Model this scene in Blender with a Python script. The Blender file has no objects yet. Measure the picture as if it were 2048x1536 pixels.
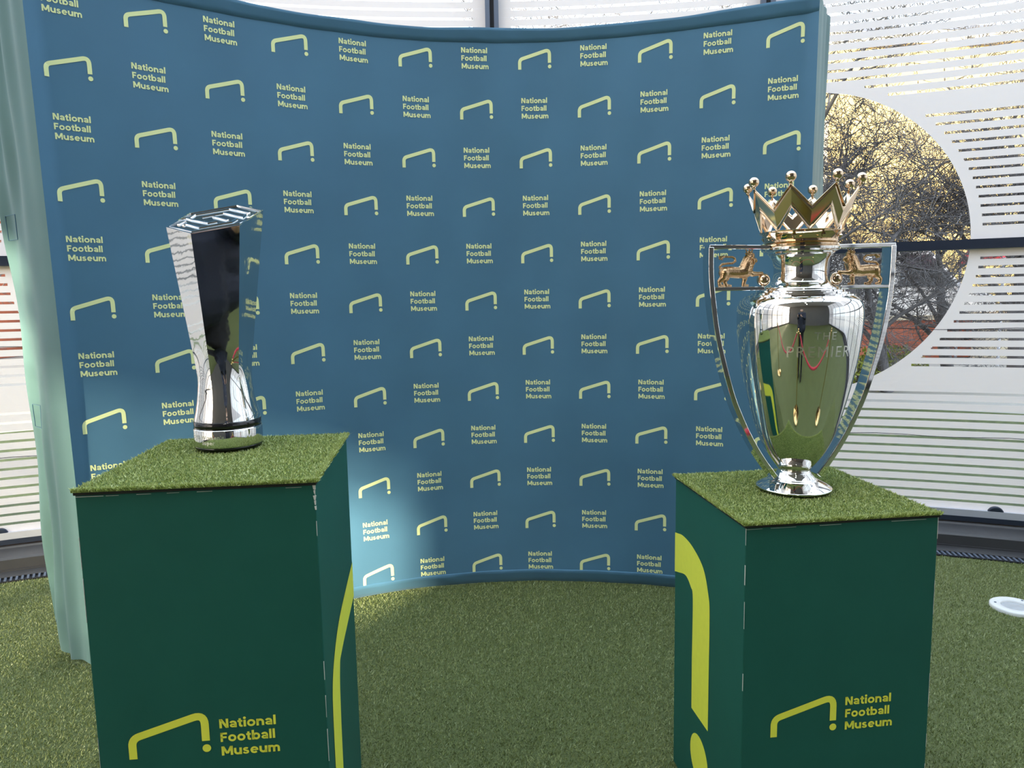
import bpy, bmesh, math, random
import numpy as np
from mathutils import Vector, Matrix

random.seed(7)
RNG = np.random.default_rng(11)
SC = bpy.context.scene
COL = SC.collection
PI = math.pi

# ------------------------------------------------------------------ camera
F_PX, PITCH, ROLL, CAM_H = 1419.24, 0.118441, -0.018413, 1.2445
cp, sp, cr, sr = math.cos(PITCH), math.sin(PITCH), math.cos(ROLL), math.sin(ROLL)
fwd = Vector((0, cp, -sp)); up0 = Vector((0, sp, cp)); rt0 = Vector((1, 0, 0))
right = rt0 * cr + up0 * sr
up = -rt0 * sr + up0 * cr
cam_d = bpy.data.cameras.new('camera')
cam_d.sensor_fit = 'HORIZONTAL'; cam_d.sensor_width = 36.0
cam_d.lens = F_PX / 2048.0 * 36.0
cam_d.clip_start = 0.02; cam_d.clip_end = 300
cam = bpy.data.objects.new('camera', cam_d); COL.objects.link(cam)
m = Matrix((right, up, -fwd)).transposed().to_4x4()
m.translation = Vector((0, 0, CAM_H))
cam.matrix_world = m
SC.camera = cam

# ------------------------------------------------------------------ view, world, sun
SC.view_settings.view_transform = 'Standard'
SC.view_settings.look = 'None'
SC.view_settings.gamma = 1.0
SC.view_settings.use_curve_mapping = False
SC.view_settings.exposure = 1.36
cy = SC.cycles
cy.use_denoising = True
cy.max_bounces = 10; cy.diffuse_bounces = 5; cy.glossy_bounces = 6
cy.transmission_bounces = 8; cy.transparent_max_bounces = 16
cy.caustics_reflective = False; cy.caustics_refractive = False
cy.sample_clamp_indirect = 6.0

LAMP = 90.0                            # brightness of the ceiling downlights
SUN_AZ = Vector((0.50, 0.866))        # travel direction of sunlight in plan
SUN_EL = math.radians(13)
world = bpy.data.worlds.new('winter_sky'); SC.world = world
world.use_nodes = True
wn = world.node_tree.nodes; wl = world.node_tree.links
wn.clear()
w_out = wn.new('ShaderNodeOutputWorld'); w_bg = wn.new('ShaderNodeBackground')
w_sky = wn.new('ShaderNodeTexSky')
w_sky.sky_type = 'NISHITA'; w_sky.sun_disc = False
w_sky.sun_elevation = math.radians(22)
w_sky.sun_rotation = math.atan2(-SUN_AZ.x, -SUN_AZ.y)
w_sky.air_density = 1.0; w_sky.dust_density = 3.0; w_sky.ozone_density = 1.0
w_mix = wn.new('ShaderNodeMixRGB'); w_mix.blend_type = 'MIX'; w_mix.inputs[0].default_value = 0.6
w_mix.inputs[2].default_value = (0.76, 0.87, 1.0, 1)
w_sc = wn.new('ShaderNodeMixRGB'); w_sc.blend_type = 'MULTIPLY'; w_sc.inputs[0].default_value = 1.0
w_sc.inputs[2].default_value = (0.12, 0.12, 0.12, 1)
wl.new(w_sky.outputs[0], w_sc.inputs[1]); wl.new(w_sc.outputs[0], w_mix.inputs[1])
wl.new(w_mix.outputs[0], w_bg.inputs[0]); wl.new(w_bg.outputs[0], w_out.inputs[0])
w_bg.inputs[1].default_value = 1.9

sun_d = bpy.data.lights.new('sun', 'SUN'); sun_d.energy = 7.0; sun_d.angle = math.radians(1.2)
sun_d.color = (1.0, 0.86, 0.62)
sun = bpy.data.objects.new('sun', sun_d); COL.objects.link(sun)
sdir = Vector((SUN_AZ.x * math.cos(SUN_EL), SUN_AZ.y * math.cos(SUN_EL), -math.sin(SUN_EL)))
sun.rotation_euler = sdir.to_track_quat('-Z', 'Y').to_euler()
sun.location = (-20, -30, 20)

# ------------------------------------------------------------------ helpers
def mesh_data(name, verts, faces, smooth=False):
    me = bpy.data.meshes.new(name)
    me.from_pydata([tuple(v) for v in verts], [], [tuple(f) for f in faces])
    if smooth:
        me.polygons.foreach_set('use_smooth', [True] * len(me.polygons))
    me.update()
    return me

def link(name, me, mat=None, parent=None):
    o = bpy.data.objects.new(name, me); COL.objects.link(o)
    if mat is not None:
        me.materials.clear(); me.materials.append(mat)
    if parent is not None:
        o.parent = parent
    return o

def obj(name, verts, faces, mat, parent=None, smooth=False):
    return link(name, mesh_data(name, verts, faces, smooth), mat, parent)

def empty(name, loc=(0, 0, 0), rz=0.0):
    o = bpy.data.objects.new(name, None); COL.objects.link(o)
    o.location = loc; o.rotation_euler = (0, 0, rz); o.empty_display_size = 0.1
    return o

def tag(o, label=None, cat=None, group=None, kind=None):
    if label: o['label'] = label
    if cat: o['category'] = cat
    if group: o['group'] = group
    if kind: o['kind'] = kind
    return o

def copy_tree(o, parent=None):
    c = o.copy(); COL.objects.link(c)
    if parent is not None: c.parent = parent
    for ch in list(o.children):
        copy_tree(ch, c)
    return c

class MB:
    """collects pieces of one mesh"""
    def __init__(s): s.v = []; s.f = []
    def add(s, v, f):
        b = len(s.v); s.v += [tuple(x) for x in v]; s.f += [tuple(i + b for i in q) for q in f]
    def box(s, x0, x1, y0, y1, z0, z1):
        s.add([(x0,y0,z0),(x1,y0,z0),(x1,y1,z0),(x0,y1,z0),(x0,y0,z1),(x1,y0,z1),(x1,y1,z1),(x0,y1,z1)],
              [(0,3,2,1),(4,5,6,7),(0,1,5,4),(1,2,6,5),(2,3,7,6),(3,0,4,7)])
    def lathe(s, prof, n=64, cx=0, cy=0, cap0=False, cap1=False):
        v = []; f = []
        for r, z in prof:
            for k in range(n):
                a = 2 * PI * k / n
                v.append((cx + r * math.cos(a), cy + r * math.sin(a), z))
        for i in range(len(prof) - 1):
            for k in range(n):
                k2 = (k + 1) % n
                f.append((i*n+k, i*n+k2, (i+1)*n+k2, (i+1)*n+k))
        if cap0: f.append(tuple(reversed(range(n))))
        if cap1: f.append(tuple((len(prof)-1)*n + k for k in range(n)))
        s.add(v, f)
    def tube(s, pts, radii, n=8, caps=True):
        pts = [Vector(p) for p in pts]
        if not hasattr(radii, '__len__'): radii = [radii] * len(pts)
        v = []; f = []; prev = None
        for i, p in enumerate(pts):
            t = (pts[min(i+1, len(pts)-1)] - pts[max(i-1, 0)])
            t.normalize()
            if prev is None:
                ref = Vector((0, 0, 1)) if abs(t.z) < 0.9 else Vector((1, 0, 0))
                a = t.cross(ref).normalized()
            else:
                a = (prev - t * prev.dot(t)).normalized()
            prev = a; b = t.cross(a)
            for k in range(n):
                an = 2 * PI * k / n
                v.append(p + (a * math.cos(an) + b * math.sin(an)) * radii[i])
        for i in range(len(pts) - 1):
            for k in range(n):
                k2 = (k + 1) % n
                f.append((i*n+k, i*n+k2, (i+1)*n+k2, (i+1)*n+k))
        if caps:
            f.append(tuple(reversed(range(n)))); f.append(tuple((len(pts)-1)*n + k for k in range(n)))
        s.add(v, f)
    def ball(s, c, r, nu=16, nv=10, sc=(1, 1, 1)):
        v = [(c[0], c[1], c[2] - r * sc[2])]; f = []
        for j in range(1, nv):
            ph = -PI/2 + PI * j / nv
            for k in range(nu):
                a = 2 * PI * k / nu
                v.append((c[0] + r*sc[0]*math.cos(ph)*math.cos(a), c[1] + r*sc[1]*math.cos(ph)*math.sin(a), c[2] + r*sc[2]*math.sin(ph)))
        v.append((c[0], c[1], c[2] + r * sc[2]))
        for k in range(nu):
            k2 = (k+1) % nu
            f.append((0, 1+k2, 1+k))
            for j in range(nv-2):
                f.append((1+j*nu+k, 1+j*nu+k2, 1+(j+1)*nu+k2, 1+(j+1)*nu+k))
            f.append((1+(nv-2)*nu+k, 1+(nv-2)*nu+k2, len(v)-1))
        s.add(v, f)
    def build(s, name, mat, parent=None, smooth=False):
        return obj(name, s.v, s.f, mat, parent, smooth)

def bevel(o, w=0.003, seg=2, angle=0.6):
    b = o.modifiers.new('bevel', 'BEVEL'); b.width = w; b.segments = seg
    b.limit_method = 'ANGLE'; b.angle_limit = angle
    return o

# ------------------------------------------------------------------ materials
def nodes_of(name):
    ma = bpy.data.materials.new(name); ma.use_nodes = True
    nt = ma.node_tree; nt.nodes.clear()
    out = nt.nodes.new('ShaderNodeOutputMaterial')
    return ma, nt, out

def N(nt, typ, **kw):
    n = nt.nodes.new(typ)
    for k, v in kw.items(): setattr(n, k, v)
    return n

def princ(name, col, rough=0.5, metal=0.0, spec=0.5, sheen=0.0, var=0.0, vscale=8.0, bump=0.0, bscale=200.0,
          rvar=0.0, coat=0.0):
    ma, nt, out = nodes_of(name)
    p = N(nt, 'ShaderNodeBsdfPrincipled')
    p.inputs['Base Color'].default_value = (*col, 1); p.inputs['Roughness'].default_value = rough
    p.inputs['Metallic'].default_value = metal; p.inputs['Specular IOR Level'].default_value = spec
    p.inputs['Sheen Weight'].default_value = sheen; p.inputs['Coat Weight'].default_value = coat
    tc = N(nt, 'ShaderNodeTexCoord')
    if var > 0:
        nz = N(nt, 'ShaderNodeTexNoise'); nz.inputs['Scale'].default_value = vscale; nz.inputs['Detail'].default_value = 5
        nt.links.new(tc.outputs['Object'], nz.inputs['Vector'])
        mp = N(nt, 'ShaderNodeMapRange'); mp.inputs['To Min'].default_value = 1 - var; mp.inputs['To Max'].default_value = 1 + var
        nt.links.new(nz.outputs['Fac'], mp.inputs['Value'])
        mu = N(nt, 'ShaderNodeMixRGB', blend_type='MULTIPLY'); mu.inputs[0].default_value = 1
        mu.inputs[1].default_value = (*col, 1)
        nt.links.new(mp.outputs[0], mu.inputs[2]); nt.links.new(mu.outputs[0], p.inputs['Base Color'])
    if rvar > 0:
        nz = N(nt, 'ShaderNodeTexNoise'); nz.inputs['Scale'].default_value = vscale * 1.7; nz.inputs['Detail'].default_value = 4
        nt.links.new(tc.outputs['Object'], nz.inputs['Vector'])
        mp = N(nt, 'ShaderNodeMapRange'); mp.inputs['To Min'].default_value = max(0, rough - rvar); mp.inputs['To Max'].default_value = rough + rvar
        nt.links.new(nz.outputs['Fac'], mp.inputs['Value']); nt.links.new(mp.outputs[0], p.inputs['Roughness'])
    if bump > 0:
        nz = N(nt, 'ShaderNodeTexNoise'); nz.inputs['Scale'].default_value = bscale; nz.inputs['Detail'].default_value = 3
        nt.links.new(tc.outputs['Object'], nz.inputs['Vector'])
        bp = N(nt, 'ShaderNodeBump'); bp.inputs['Strength'].default_value = bump; bp.inputs['Distance'].default_value = 0.002
        nt.links.new(nz.outputs['Fac'], bp.inputs['Height']); nt.links.new(bp.outputs[0], p.inputs['Normal'])
    nt.links.new(p.outputs[0], out.inputs[0])
    return ma

M = {}
def fabric_mat(name, col):
    """stretch fabric with a fine weave"""
    ma, nt, out = nodes_of(name)
    p = N(nt, 'ShaderNodeBsdfPrincipled'); p.inputs['Roughness'].default_value = 0.62
    p.inputs['Specular IOR Level'].default_value = 0.35
    p.inputs['Sheen Weight'].default_value = 0.25; p.inputs['Sheen Roughness'].default_value = 0.5
    tc = N(nt, 'ShaderNodeTexCoord')
    nz = N(nt, 'ShaderNodeTexNoise'); nz.inputs['Scale'].default_value = 3.0; nz.inputs['Detail'].default_value = 4
    nt.links.new(tc.outputs['Object'], nz.inputs['Vector'])
    rp = N(nt, 'ShaderNodeValToRGB')
    rp.color_ramp.elements[0].position = 0.3; rp.color_ramp.elements[0].color = (*[c * 0.93 for c in col], 1)
    rp.color_ramp.elements[1].position = 0.7; rp.color_ramp.elements[1].color = (*[c * 1.07 for c in col], 1)
    nt.links.new(nz.outputs['Fac'], rp.inputs[0]); nt.links.new(rp.outputs[0], p.inputs['Base Color'])
    wv = N(nt, 'ShaderNodeTexWave', wave_type='BANDS', bands_direction='Z'); wv.inputs['Scale'].default_value = 260
    nt.links.new(tc.outputs['Object'], wv.inputs['Vector'])
    nz2 = N(nt, 'ShaderNodeTexNoise'); nz2.inputs['Scale'].default_value = 700
    nt.links.new(tc.outputs['Object'], nz2.inputs['Vector'])
    ad = N(nt, 'ShaderNodeMath', operation='ADD'); nt.links.new(wv.outputs['Fac'], ad.inputs[0]); nt.links.new(nz2.outputs['Fac'], ad.inputs[1])
    bp = N(nt, 'ShaderNodeBump'); bp.inputs['Strength'].default_value = 0.12; bp.inputs['Distance'].default_value = 0.001
    nt.links.new(ad.outputs[0], bp.inputs['Height']); nt.links.new(bp.outputs[0], p.inputs['Normal'])
    nt.links.new(p.outputs[0], out.inputs[0])
    return ma

def turf_mat(name, dark, light, scale=260, big=3.0):
    ma, nt, out = nodes_of(name)
    p = N(nt, 'ShaderNodeBsdfPrincipled'); p.inputs['Roughness'].default_value = 0.7; p.inputs['Specular IOR Level'].default_value = 0.25
    tc = N(nt, 'ShaderNodeTexCoord')
    n1 = N(nt, 'ShaderNodeTexNoise'); n1.inputs['Scale'].default_value = scale; n1.inputs['Detail'].default_value = 3
    n2 = N(nt, 'ShaderNodeTexNoise'); n2.inputs['Scale'].default_value = big; n2.inputs['Detail'].default_value = 4
    for n in (n1, n2): nt.links.new(tc.outputs['Object'], n.inputs['Vector'])
    rp = N(nt, 'ShaderNodeValToRGB')
    rp.color_ramp.elements[0].position = 0.33; rp.color_ramp.elements[0].color = (*dark, 1)
    rp.color_ramp.elements[1].position = 0.68; rp.color_ramp.elements[1].color = (*light, 1)
    nt.links.new(n1.outputs['Fac'], rp.inputs[0])
    mp = N(nt, 'ShaderNodeMapRange'); mp.inputs['To Min'].default_value = 0.85; mp.inputs['To Max'].default_value = 1.15
    nt.links.new(n2.outputs['Fac'], mp.inputs['Value'])
    mu = N(nt, 'ShaderNodeMixRGB', blend_type='MULTIPLY'); mu.inputs[0].default_value = 1
    nt.links.new(rp.outputs[0], mu.inputs[1]); nt.links.new(mp.outputs[0], mu.inputs[2])
    nt.links.new(mu.outputs[0], p.inputs['Base Color'])
    bp = N(nt, 'ShaderNodeBump'); bp.inputs['Strength'].default_value = 0.9; bp.inputs['Distance'].default_value = 0.006
    nt.links.new(n1.outputs['Fac'], bp.inputs['Height']); nt.links.new(bp.outputs[0], p.inputs['Normal'])
    nt.links.new(p.outputs[0], out.inputs[0])
    return ma

def film_mat(name):
    ma, nt, out = nodes_of(name)
    d = N(nt, 'ShaderNodeBsdfDiffuse'); d.inputs[0].default_value = (0.72, 0.71, 0.72, 1)
    t = N(nt, 'ShaderNodeBsdfTranslucent'); t.inputs[0].default_value = (0.82, 0.76, 0.765, 1)
    mx = N(nt, 'ShaderNodeMixShader'); mx.inputs[0].default_value = 0.62
    nt.links.new(d.outputs[0], mx.inputs[1]); nt.links.new(t.outputs[0], mx.inputs[2])
    nt.links.new(mx.outputs[0], out.inputs[0])
    return ma

def glass_mat(name, tint=(0.93, 0.96, 0.95)):
    ma, nt, out = nodes_of(name)
    t = N(nt, 'ShaderNodeBsdfTransparent'); t.inputs[0].default_value = (*tint, 1)
    g = N(nt, 'ShaderNodeBsdfGlossy'); g.inputs['Roughness'].default_value = 0.01
    fr = N(nt, 'ShaderNodeFresnel'); fr.inputs['IOR'].default_value = 1.3
    mx = N(nt, 'ShaderNodeMixShader'); nt.links.new(fr.outputs[0], mx.inputs[0])
    nt.links.new(t.outputs[0], mx.inputs[1]); nt.links.new(g.outputs[0], mx.inputs[2])
    nt.links.new(mx.outputs[0], out.inputs[0])
    return ma

M['fabric'] = fabric_mat('backdrop_fabric', (0.070, 0.190, 0.305))
M['fabric_end'] = fabric_mat('backdrop_end_fabric', (0.115, 0.225, 0.225))
M['print'] = princ('printed_lime', (0.86, 0.93, 0.48), 0.7, spec=0.2)
M['print_bright'] = princ('vinyl_lime', (0.84, 0.86, 0.09), 0.55, spec=0.3, var=0.05, vscale=60)
M['plinth'] = princ('plinth_green_board', (0.014, 0.105, 0.080), 0.6, spec=0.22, var=0.10, vscale=9, bump=0.12, bscale=500)
M['edge_white'] = princ('chipped_foam_board_edge', (0.62, 0.62, 0.58), 0.8, var=0.15, vscale=60)
M['backing'] = princ('turf_backing_black', (0.012, 0.014, 0.014), 0.8, var=0.2, vscale=50)
M['turf_top'] = turf_mat('turf_mat_green', (0.05, 0.09, 0.016), (0.16, 0.22, 0.05), 330)
M['turf_floor'] = turf_mat('floor_turf_green', (0.085, 0.105, 0.035), (0.15, 0.18, 0.07), 190)
def blade_mat(name, cols):
    ma, nt, out = nodes_of(name)
    g = N(nt, 'ShaderNodeNewGeometry'); rp = N(nt, 'ShaderNodeValToRGB')
    el = rp.color_ramp.elements
    while len(el) < len(cols): el.new(0.5)
    for i, c in enumerate(cols): el[i].position = i / (len(cols) - 1); el[i].color = (*c, 1)
    nt.links.new(g.outputs['Random Per Island'], rp.inputs[0])
    p = N(nt, 'ShaderNodeBsdfPrincipled'); p.inputs['Roughness'].default_value = 0.42; p.inputs['Specular IOR Level'].default_value = 0.9
    nt.links.new(rp.outputs[0], p.inputs['Base Color']); nt.links.new(p.outputs[0], out.inputs[0])
    return ma
M['blade_a'] = blade_mat('turf_blade_green', [(0.15, 0.20, 0.03), (0.34, 0.42, 0.10), (0.50, 0.58, 0.18), (0.68, 0.74, 0.34)])
M['blade_f'] = blade_mat('floor_turf_blade', [(0.15, 0.185, 0.05), (0.23, 0.275, 0.085), (0.29, 0.34, 0.115), (0.38, 0.43, 0.18)])
M['chrome'] = princ('polished_silver', (0.84, 0.825, 0.80), 0.035, metal=1.0, rvar=0.02, vscale=6)
M['chrome_wavy'] = princ('hand_polished_silver', (0.84, 0.825, 0.80), 0.03, metal=1.0, rvar=0.015, vscale=6, bump=0.10, bscale=16)
M['etched'] = princ('etched_silver', (0.86, 0.84, 0.80), 0.34, metal=1.0, var=0.03)
M['gilt'] = princ('silver_gilt', (0.77, 0.58, 0.40), 0.07, metal=1.0, rvar=0.03, vscale=20)
M['gilt_cast'] = princ('cast_gilt_lion', (0.70, 0.47, 0.27), 0.18, metal=1.0, rvar=0.08, vscale=120, bump=0.35, bscale=420)
M['black_gloss'] = princ('black_enamel', (0.012, 0.012, 0.014), 0.10, spec=0.6, rvar=0.03)
M['dark_plate'] = princ('dark_nickel_plate', (0.10, 0.13, 0.14), 0.16, metal=1.0, rvar=0.04)
M['film'] = film_mat('white_privacy_film')
M['glass'] = glass_mat('window_glass')
M['alu_dark'] = princ('navy_aluminium', (0.035, 0.045, 0.075), 0.4, metal=0.3, rvar=0.05)
M['alu_mid'] = princ('grey_blue_aluminium', (0.13, 0.16, 0.22), 0.4, metal=0.3, rvar=0.05)
M['alu_light'] = princ('pale_aluminium', (0.60, 0.61, 0.68), 0.4, metal=0.2, rvar=0.05)
M['kick'] = princ('grey_metal_casing', (0.085, 0.085, 0.09), 0.42, metal=0.4, rvar=0.08, var=0.1)
M['gasket'] = princ('black_gasket', (0.01, 0.01, 0.014), 0.7, var=0.1)
M['ceiling'] = princ('ceiling_paint', (0.35, 0.35, 0.36), 0.9, var=0.04)
M['wall_in'] = princ('dark_gallery_wall', (0.10, 0.098, 0.095), 0.8, var=0.15, vscale=1.5)

# ================================================================== FLOOR, CEILING, FACADE
RF, YC = 6.3, 3.93 - 6.3
def W(t, z, d=0.0):
    """point on the curved glass facade: t along the arc, d metres towards the room"""
    a = t / RF
    return ((RF - d) * math.sin(a), YC + (RF - d) * math.cos(a), z)

T0, DT, NP = -0.07, 1.405, 6
TEND = T0 + DT * NP
fl = []
for k in range(61):
    t = -TEND + 2 * TEND * k / 60
    fl.append(W(t, 0.0, 0.0))
BACK_Y = -7.0
xl, xr = fl[0][0], fl[-1][0]
poly = fl + [(xr, BACK_Y, 0), (xl, BACK_Y, 0)]
floor = obj('floor', poly, [tuple(reversed(range(len(poly))))], M['turf_floor'])
tag(floor, 'short green artificial turf covering the whole floor', 'floor', kind='structure')
CEIL = 6.0  # raised out of view so clear upper glass lets in more skylight
# solid ceiling over the rear of the room, unseen glass roof added over the bay for top light
ROOF_Y = -1.3
ceil = obj('ceiling', [(xl, BACK_Y, CEIL), (xr, BACK_Y, CEIL), (xr, ROOF_Y, CEIL), (xl, ROOF_Y, CEIL)], [(0, 1, 2, 3)], M['ceiling'])
tag(ceil, 'pale grey ceiling over the rear of the room', 'ceiling', kind='structure')
rb = [p for p in fl if p[1] > ROOF_Y]
rb = [(xl, ROOF_Y, 0)] + rb + [(xr, ROOF_Y, 0)]
rg_e = empty('window_20', (0, 0, CEIL)); tag(rg_e, 'added glass roof with slim grey beams, out of view, letting top light into the bay', 'window', kind='structure')
obj('added_roof_glass', [(p[0], p[1], 0.03) for p in rb], [tuple(range(len(rb)))], M['glass'], rg_e)
for bx_ in [-5.6 + 1.4 * k for k in range(9)]:
    ye = YC + math.sqrt(max(0.0, RF**2 - bx_**2)) if abs(bx_) < RF else 0
    mbq = MB(); mbq.box(bx_ - 0.04, bx_ + 0.04, ROOF_Y, ye, -0.12, 0.02); mbq.build('added_roof_beam', M['alu_mid'], rg_e)

mb = MB(); mb.box(xl - 0.1, xr + 0.1, BACK_Y - 0.15, BACK_Y, 0, CEIL)
wb = mb.build('wall_back', M['wall_in']); tag(wb, 'dark gallery wall behind the visitors', 'wall', kind='structure')

R1 = [0.191 + 0.0455 * k for k in range(13)]
R2 = [0.878 + 0.0438 * k for k in range(13)]
R3 = [1.564 + 0.0443 * k for k in range(13)]
R4 = [2.212 + 0.045 * k for k in range(24)]
SLITS = R1 + R2 + R3 + R4
HS = 0.0062
CZ, CR = 1.491, 0.763
CENTRES = [T0 - 1.604, T0 + 1.604]

def film_pieces(ta, tb):
    zs = set([0.15, 3.2])
    for s in SLITS:
        if s + HS < 3.2: zs.add(round(s - HS, 5)); zs.add(round(s + HS, 5))
    z = CZ - CR
    while z <= CZ + CR + 1e-6:
        zs.add(round(z, 5)); z += CR / 32
    zs = sorted(zs)
    V = []; Fc = []
    for z0, z1 in zip(zs[:-1], zs[1:]):
        if z1 - z0 < 1e-5: continue
        zm = (z0 + z1) / 2
        slit = any(abs(zm - s) < HS for s in SLITS)
        # clear intervals as (fl, fr) functions of z
        clear = []
        for c in CENTRES:
            if abs(zm - CZ) < CR:
                hw = lambda z, c=c: math.sqrt(max(0.0, CR**2 - (z - CZ)**2))
                clear.append((lambda z, c=c, hw=hw: c - hw(z), lambda z, c=c, hw=hw: c + hw(z)))
        if slit:
            iv = [(ta + 0.07, tb - 0.07)]
            for c in CENTRES:
                R2_ = CR + 0.05
                if abs(zm - CZ) < R2_:
                    h2 = math.sqrt(R2_**2 - (zm - CZ)**2)
                    nv = []
                    for a, b in iv:
                        if c + h2 <= a or c - h2 >= b: nv.append((a, b)); continue
                        if c - h2 > a: nv.append((a, c - h2))
                        if c + h2 < b: nv.append((c + h2, b))
                    iv = nv
            for a, b in iv:
                if b - a > 0.01: clear.append((lambda z, a=a: a, lambda z, b=b: b))
        clear.sort(key=lambda q: q[0](zm))
        cur = lambda z: ta
        segs = []
        for a, b in clear:
            if b(zm) <= ta or a(zm) >= tb: continue
            if a(zm) > cur(zm) + 1e-4: segs.append((cur, a))
            cur = b
        if cur(zm) < tb - 1e-4: segs.append((cur, lambda z: tb))
        for a, b in segs:
            L = b(zm) - a(zm); n = max(1, int(math.ceil(L / 0.18)))
            for i in range(n):
                q = []
                for (zz, u) in ((z0, i / n), (z0, (i + 1) / n), (z1, (i + 1) / n), (z1, i / n)):
                    aa = min(max(a(zz), ta), tb); bb = min(max(b(zz), ta), tb)
                    q.append(W(aa + (bb - aa) * u, zz, 0.012))
                bI = len(V); V += q; Fc.append((bI, bI + 1, bI + 2, bI + 3))
    return V, Fc

def arc_strip(t0, t1, prof, n=8):
    """sweep a (d, z) profile along the facade"""
    v = []; f = []; k = len(prof)
    for i in range(n + 1):
        t = t0 + (t1 - t0) * i / n
        for d, z in prof: v.append(W(t, z, d))
    for i in range(n):
        for j in range(k - 1):
            f.append((i*k+j, (i+1)*k+j, (i+1)*k+j+1, i*k+j+1))
    return v, f

def closed_strip(t0, t1, prof, n=8):
    v, f = arc_strip(t0, t1, prof + [prof[0]], n)
    k = len(prof) + 1
    f.append(tuple(range(k - 1))); f.append(tuple(reversed([n*k + j for j in range(k - 1)])))
    return v, f

WHERE = {-2: 'at the left picture edge, beside the teal backdrop side', -1: 'above the backdrop, left of the centre mullion',
         0: 'above the backdrop, right of the centre mullion', 1: 'with the round clear patch behind the crowned trophy'}
def flank(k): return 'left' if k < 0 else 'right'
wi = 0
for k in range(-NP, NP):
    ta, tb = T0 + DT * k, T0 + DT * (k + 1)
    wi += 1
    e = empty('window_%d' % wi, W((ta + tb) / 2, 0))
    if k in WHERE: tag(e, 'tall curved window in striped white film ' + WHERE[k], 'window', kind='structure')
    else: tag(e, 'striped white filmed window of the %s flank outside the picture' % flank(k), 'window', flank(k) + ' flank windows', 'structure')
    off = Vector(e.location)
    def wobj(name, v, f, mat, parent=e, smooth=False, off=off):
        return obj(name, [tuple(Vector(p) - off) for p in v], f, mat, parent, smooth)
    v, f = film_pieces(ta + 0.03, tb - 0.03)
    if k < -4 or k > 3:            # unseen upper film added on the flanks, keeps high sun off the backdrop
        v2, f2 = arc_strip(ta + 0.03, tb - 0.03, [(0.012, 3.2), (0.012, 6.0)])
        wobj('sun_block_film', v2, f2, M['film'])
    wobj('privacy_film', v, f, M['film'])
    v, f = arc_strip(ta + 0.03, tb - 0.03, [(0.0, 0.11), (0.0, 3.2), (0.0, 6.0)])
    wobj('glass_pane', v, f, M['glass'])
    v, f = closed_strip(ta, tb, [(-0.02, 1.447), (0.05, 1.447), (0.05, 1.493), (-0.02, 1.493)])
    wobj('mid_rail', v, f, M['alu_dark'])
    v, f = closed_strip(ta, tb, [(-0.02, 3.2), (0.05, 3.2), (0.05, 3.35), (-0.02, 3.35)])
    wobj('head_rail', v, f, M['alu_dark'])
    v, f = closed_strip(ta, tb, [(-0.02, 0.117), (0.03, 0.117), (0.03, 0.151), (-0.02, 0.151)])
    wobj('sill_strip', v, f, M['alu_light'])
    v, f = closed_strip(ta, tb, [(-0.02, 0.092), (0.034, 0.092), (0.034, 0.117), (-0.02, 0.117)])
    wobj('sill_frame', v, f, M['alu_dark'])
    for zc in (1.06, 0.52):
        mbw = MB()
        mbw.tube([W(ta + (tb - ta) * i / 12, zc + 0.004 * math.sin(i * 1.3 + k) , 0.02) for i in range(13)], 0.0016, 5)
        wobj('wire', mbw.v, mbw.f, M['gasket'])
    for tt, zz in ((ta + 0.19, 2.835), (tb - 0.205, 2.835), (ta + 0.27, 0.140), (tb - 0.27, 0.140)):
        mbw = MB(); c0 = Vector(W(tt, zz, 0.012)); c1 = Vector(W(tt, zz, 0.028))
        mbw.tube([c0, c1 + (c0 - c1) * 0.2, c1], [0.036, 0.036, 0.031], 24)
        wobj('glass_fitting', mbw.v, mbw.f, M['alu_dark'], smooth=False)
    # mullion at the left edge of every pane
    v, f = closed_strip(ta - 0.035, ta - 0.011, [(-0.05, 0.0), (0.06, 0.0), (0.06, 6.0), (-0.05, 6.0)], 1)
    wobj('mullion', v, f, M['alu_mid'])
    v, f = closed_strip(ta + 0.011, ta + 0.035, [(-0.05, 0.0), (0.06, 0.0), (0.06, 6.0), (-0.05, 6.0)], 1)
    wobj('mullion', v, f, M['alu_mid'])
    v, f = closed_strip(ta - 0.011, ta + 0.011, [(-0.05, 0.0), (0.045, 0.0), (0.045, 6.0), (-0.05, 6.0)], 1)
    wobj('gasket', v, f, M['gasket'])

    # casing under the glass and the floor grille
    tr = empty('trim_%d' % wi, W((ta + tb) / 2, 0))
    if k in WHERE: tag(tr, 'dark grey heater casing and floor grille under the window ' + {-2: 'at the left edge', -1: 'left behind the backdrop', 0: 'right behind the backdrop', 1: 'behind the crowned trophy'}[k], 'casing', kind='structure')
    else: tag(tr, 'dark grey heater casing and grille along the %s flank outside the picture' % flank(k), 'casing', flank(k) + ' flank casings', 'structure')
    v, f = arc_strip(ta, tb, [(-0.05, 0.0), (-0.05, 0.086), (0.045, 0.086), (0.05, 0.078), (0.155, 0.064), (0.17, 0.056), (0.172, 0.0)])
    wobj('heater_casing', v, f, M['kick'], tr)
    v, f = arc_strip(ta, tb, [(0.172, 0.002), (0.172, 0.010), (0.182, 0.010), (0.182, 0.004), (0.276, 0.004), (0.276, 0.010), (0.283, 0.010), (0.283, 0.0)])
    wobj('floor_plate', v, f, M['kick'], tr)
    mbs = MB()
    for i in range(60):
        t = ta + (tb - ta) * (i + 0.5) / 60
        p = [W(t - 0.006, 0.0, 0.283), W(t + 0.004, 0.0, 0.283), W(t + 0.012, 0.0, 0.335), W(t + 0.002, 0.0, 0.335)]
        mbs.add([(a[0], a[1], 0.002) for a in p] + [(a[0], a[1], 0.009) for a in p],
                [(4,5,6,7), (0,1,5,4), (1,2,6,5), (2,3,7,6), (3,0,4,7)])
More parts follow.
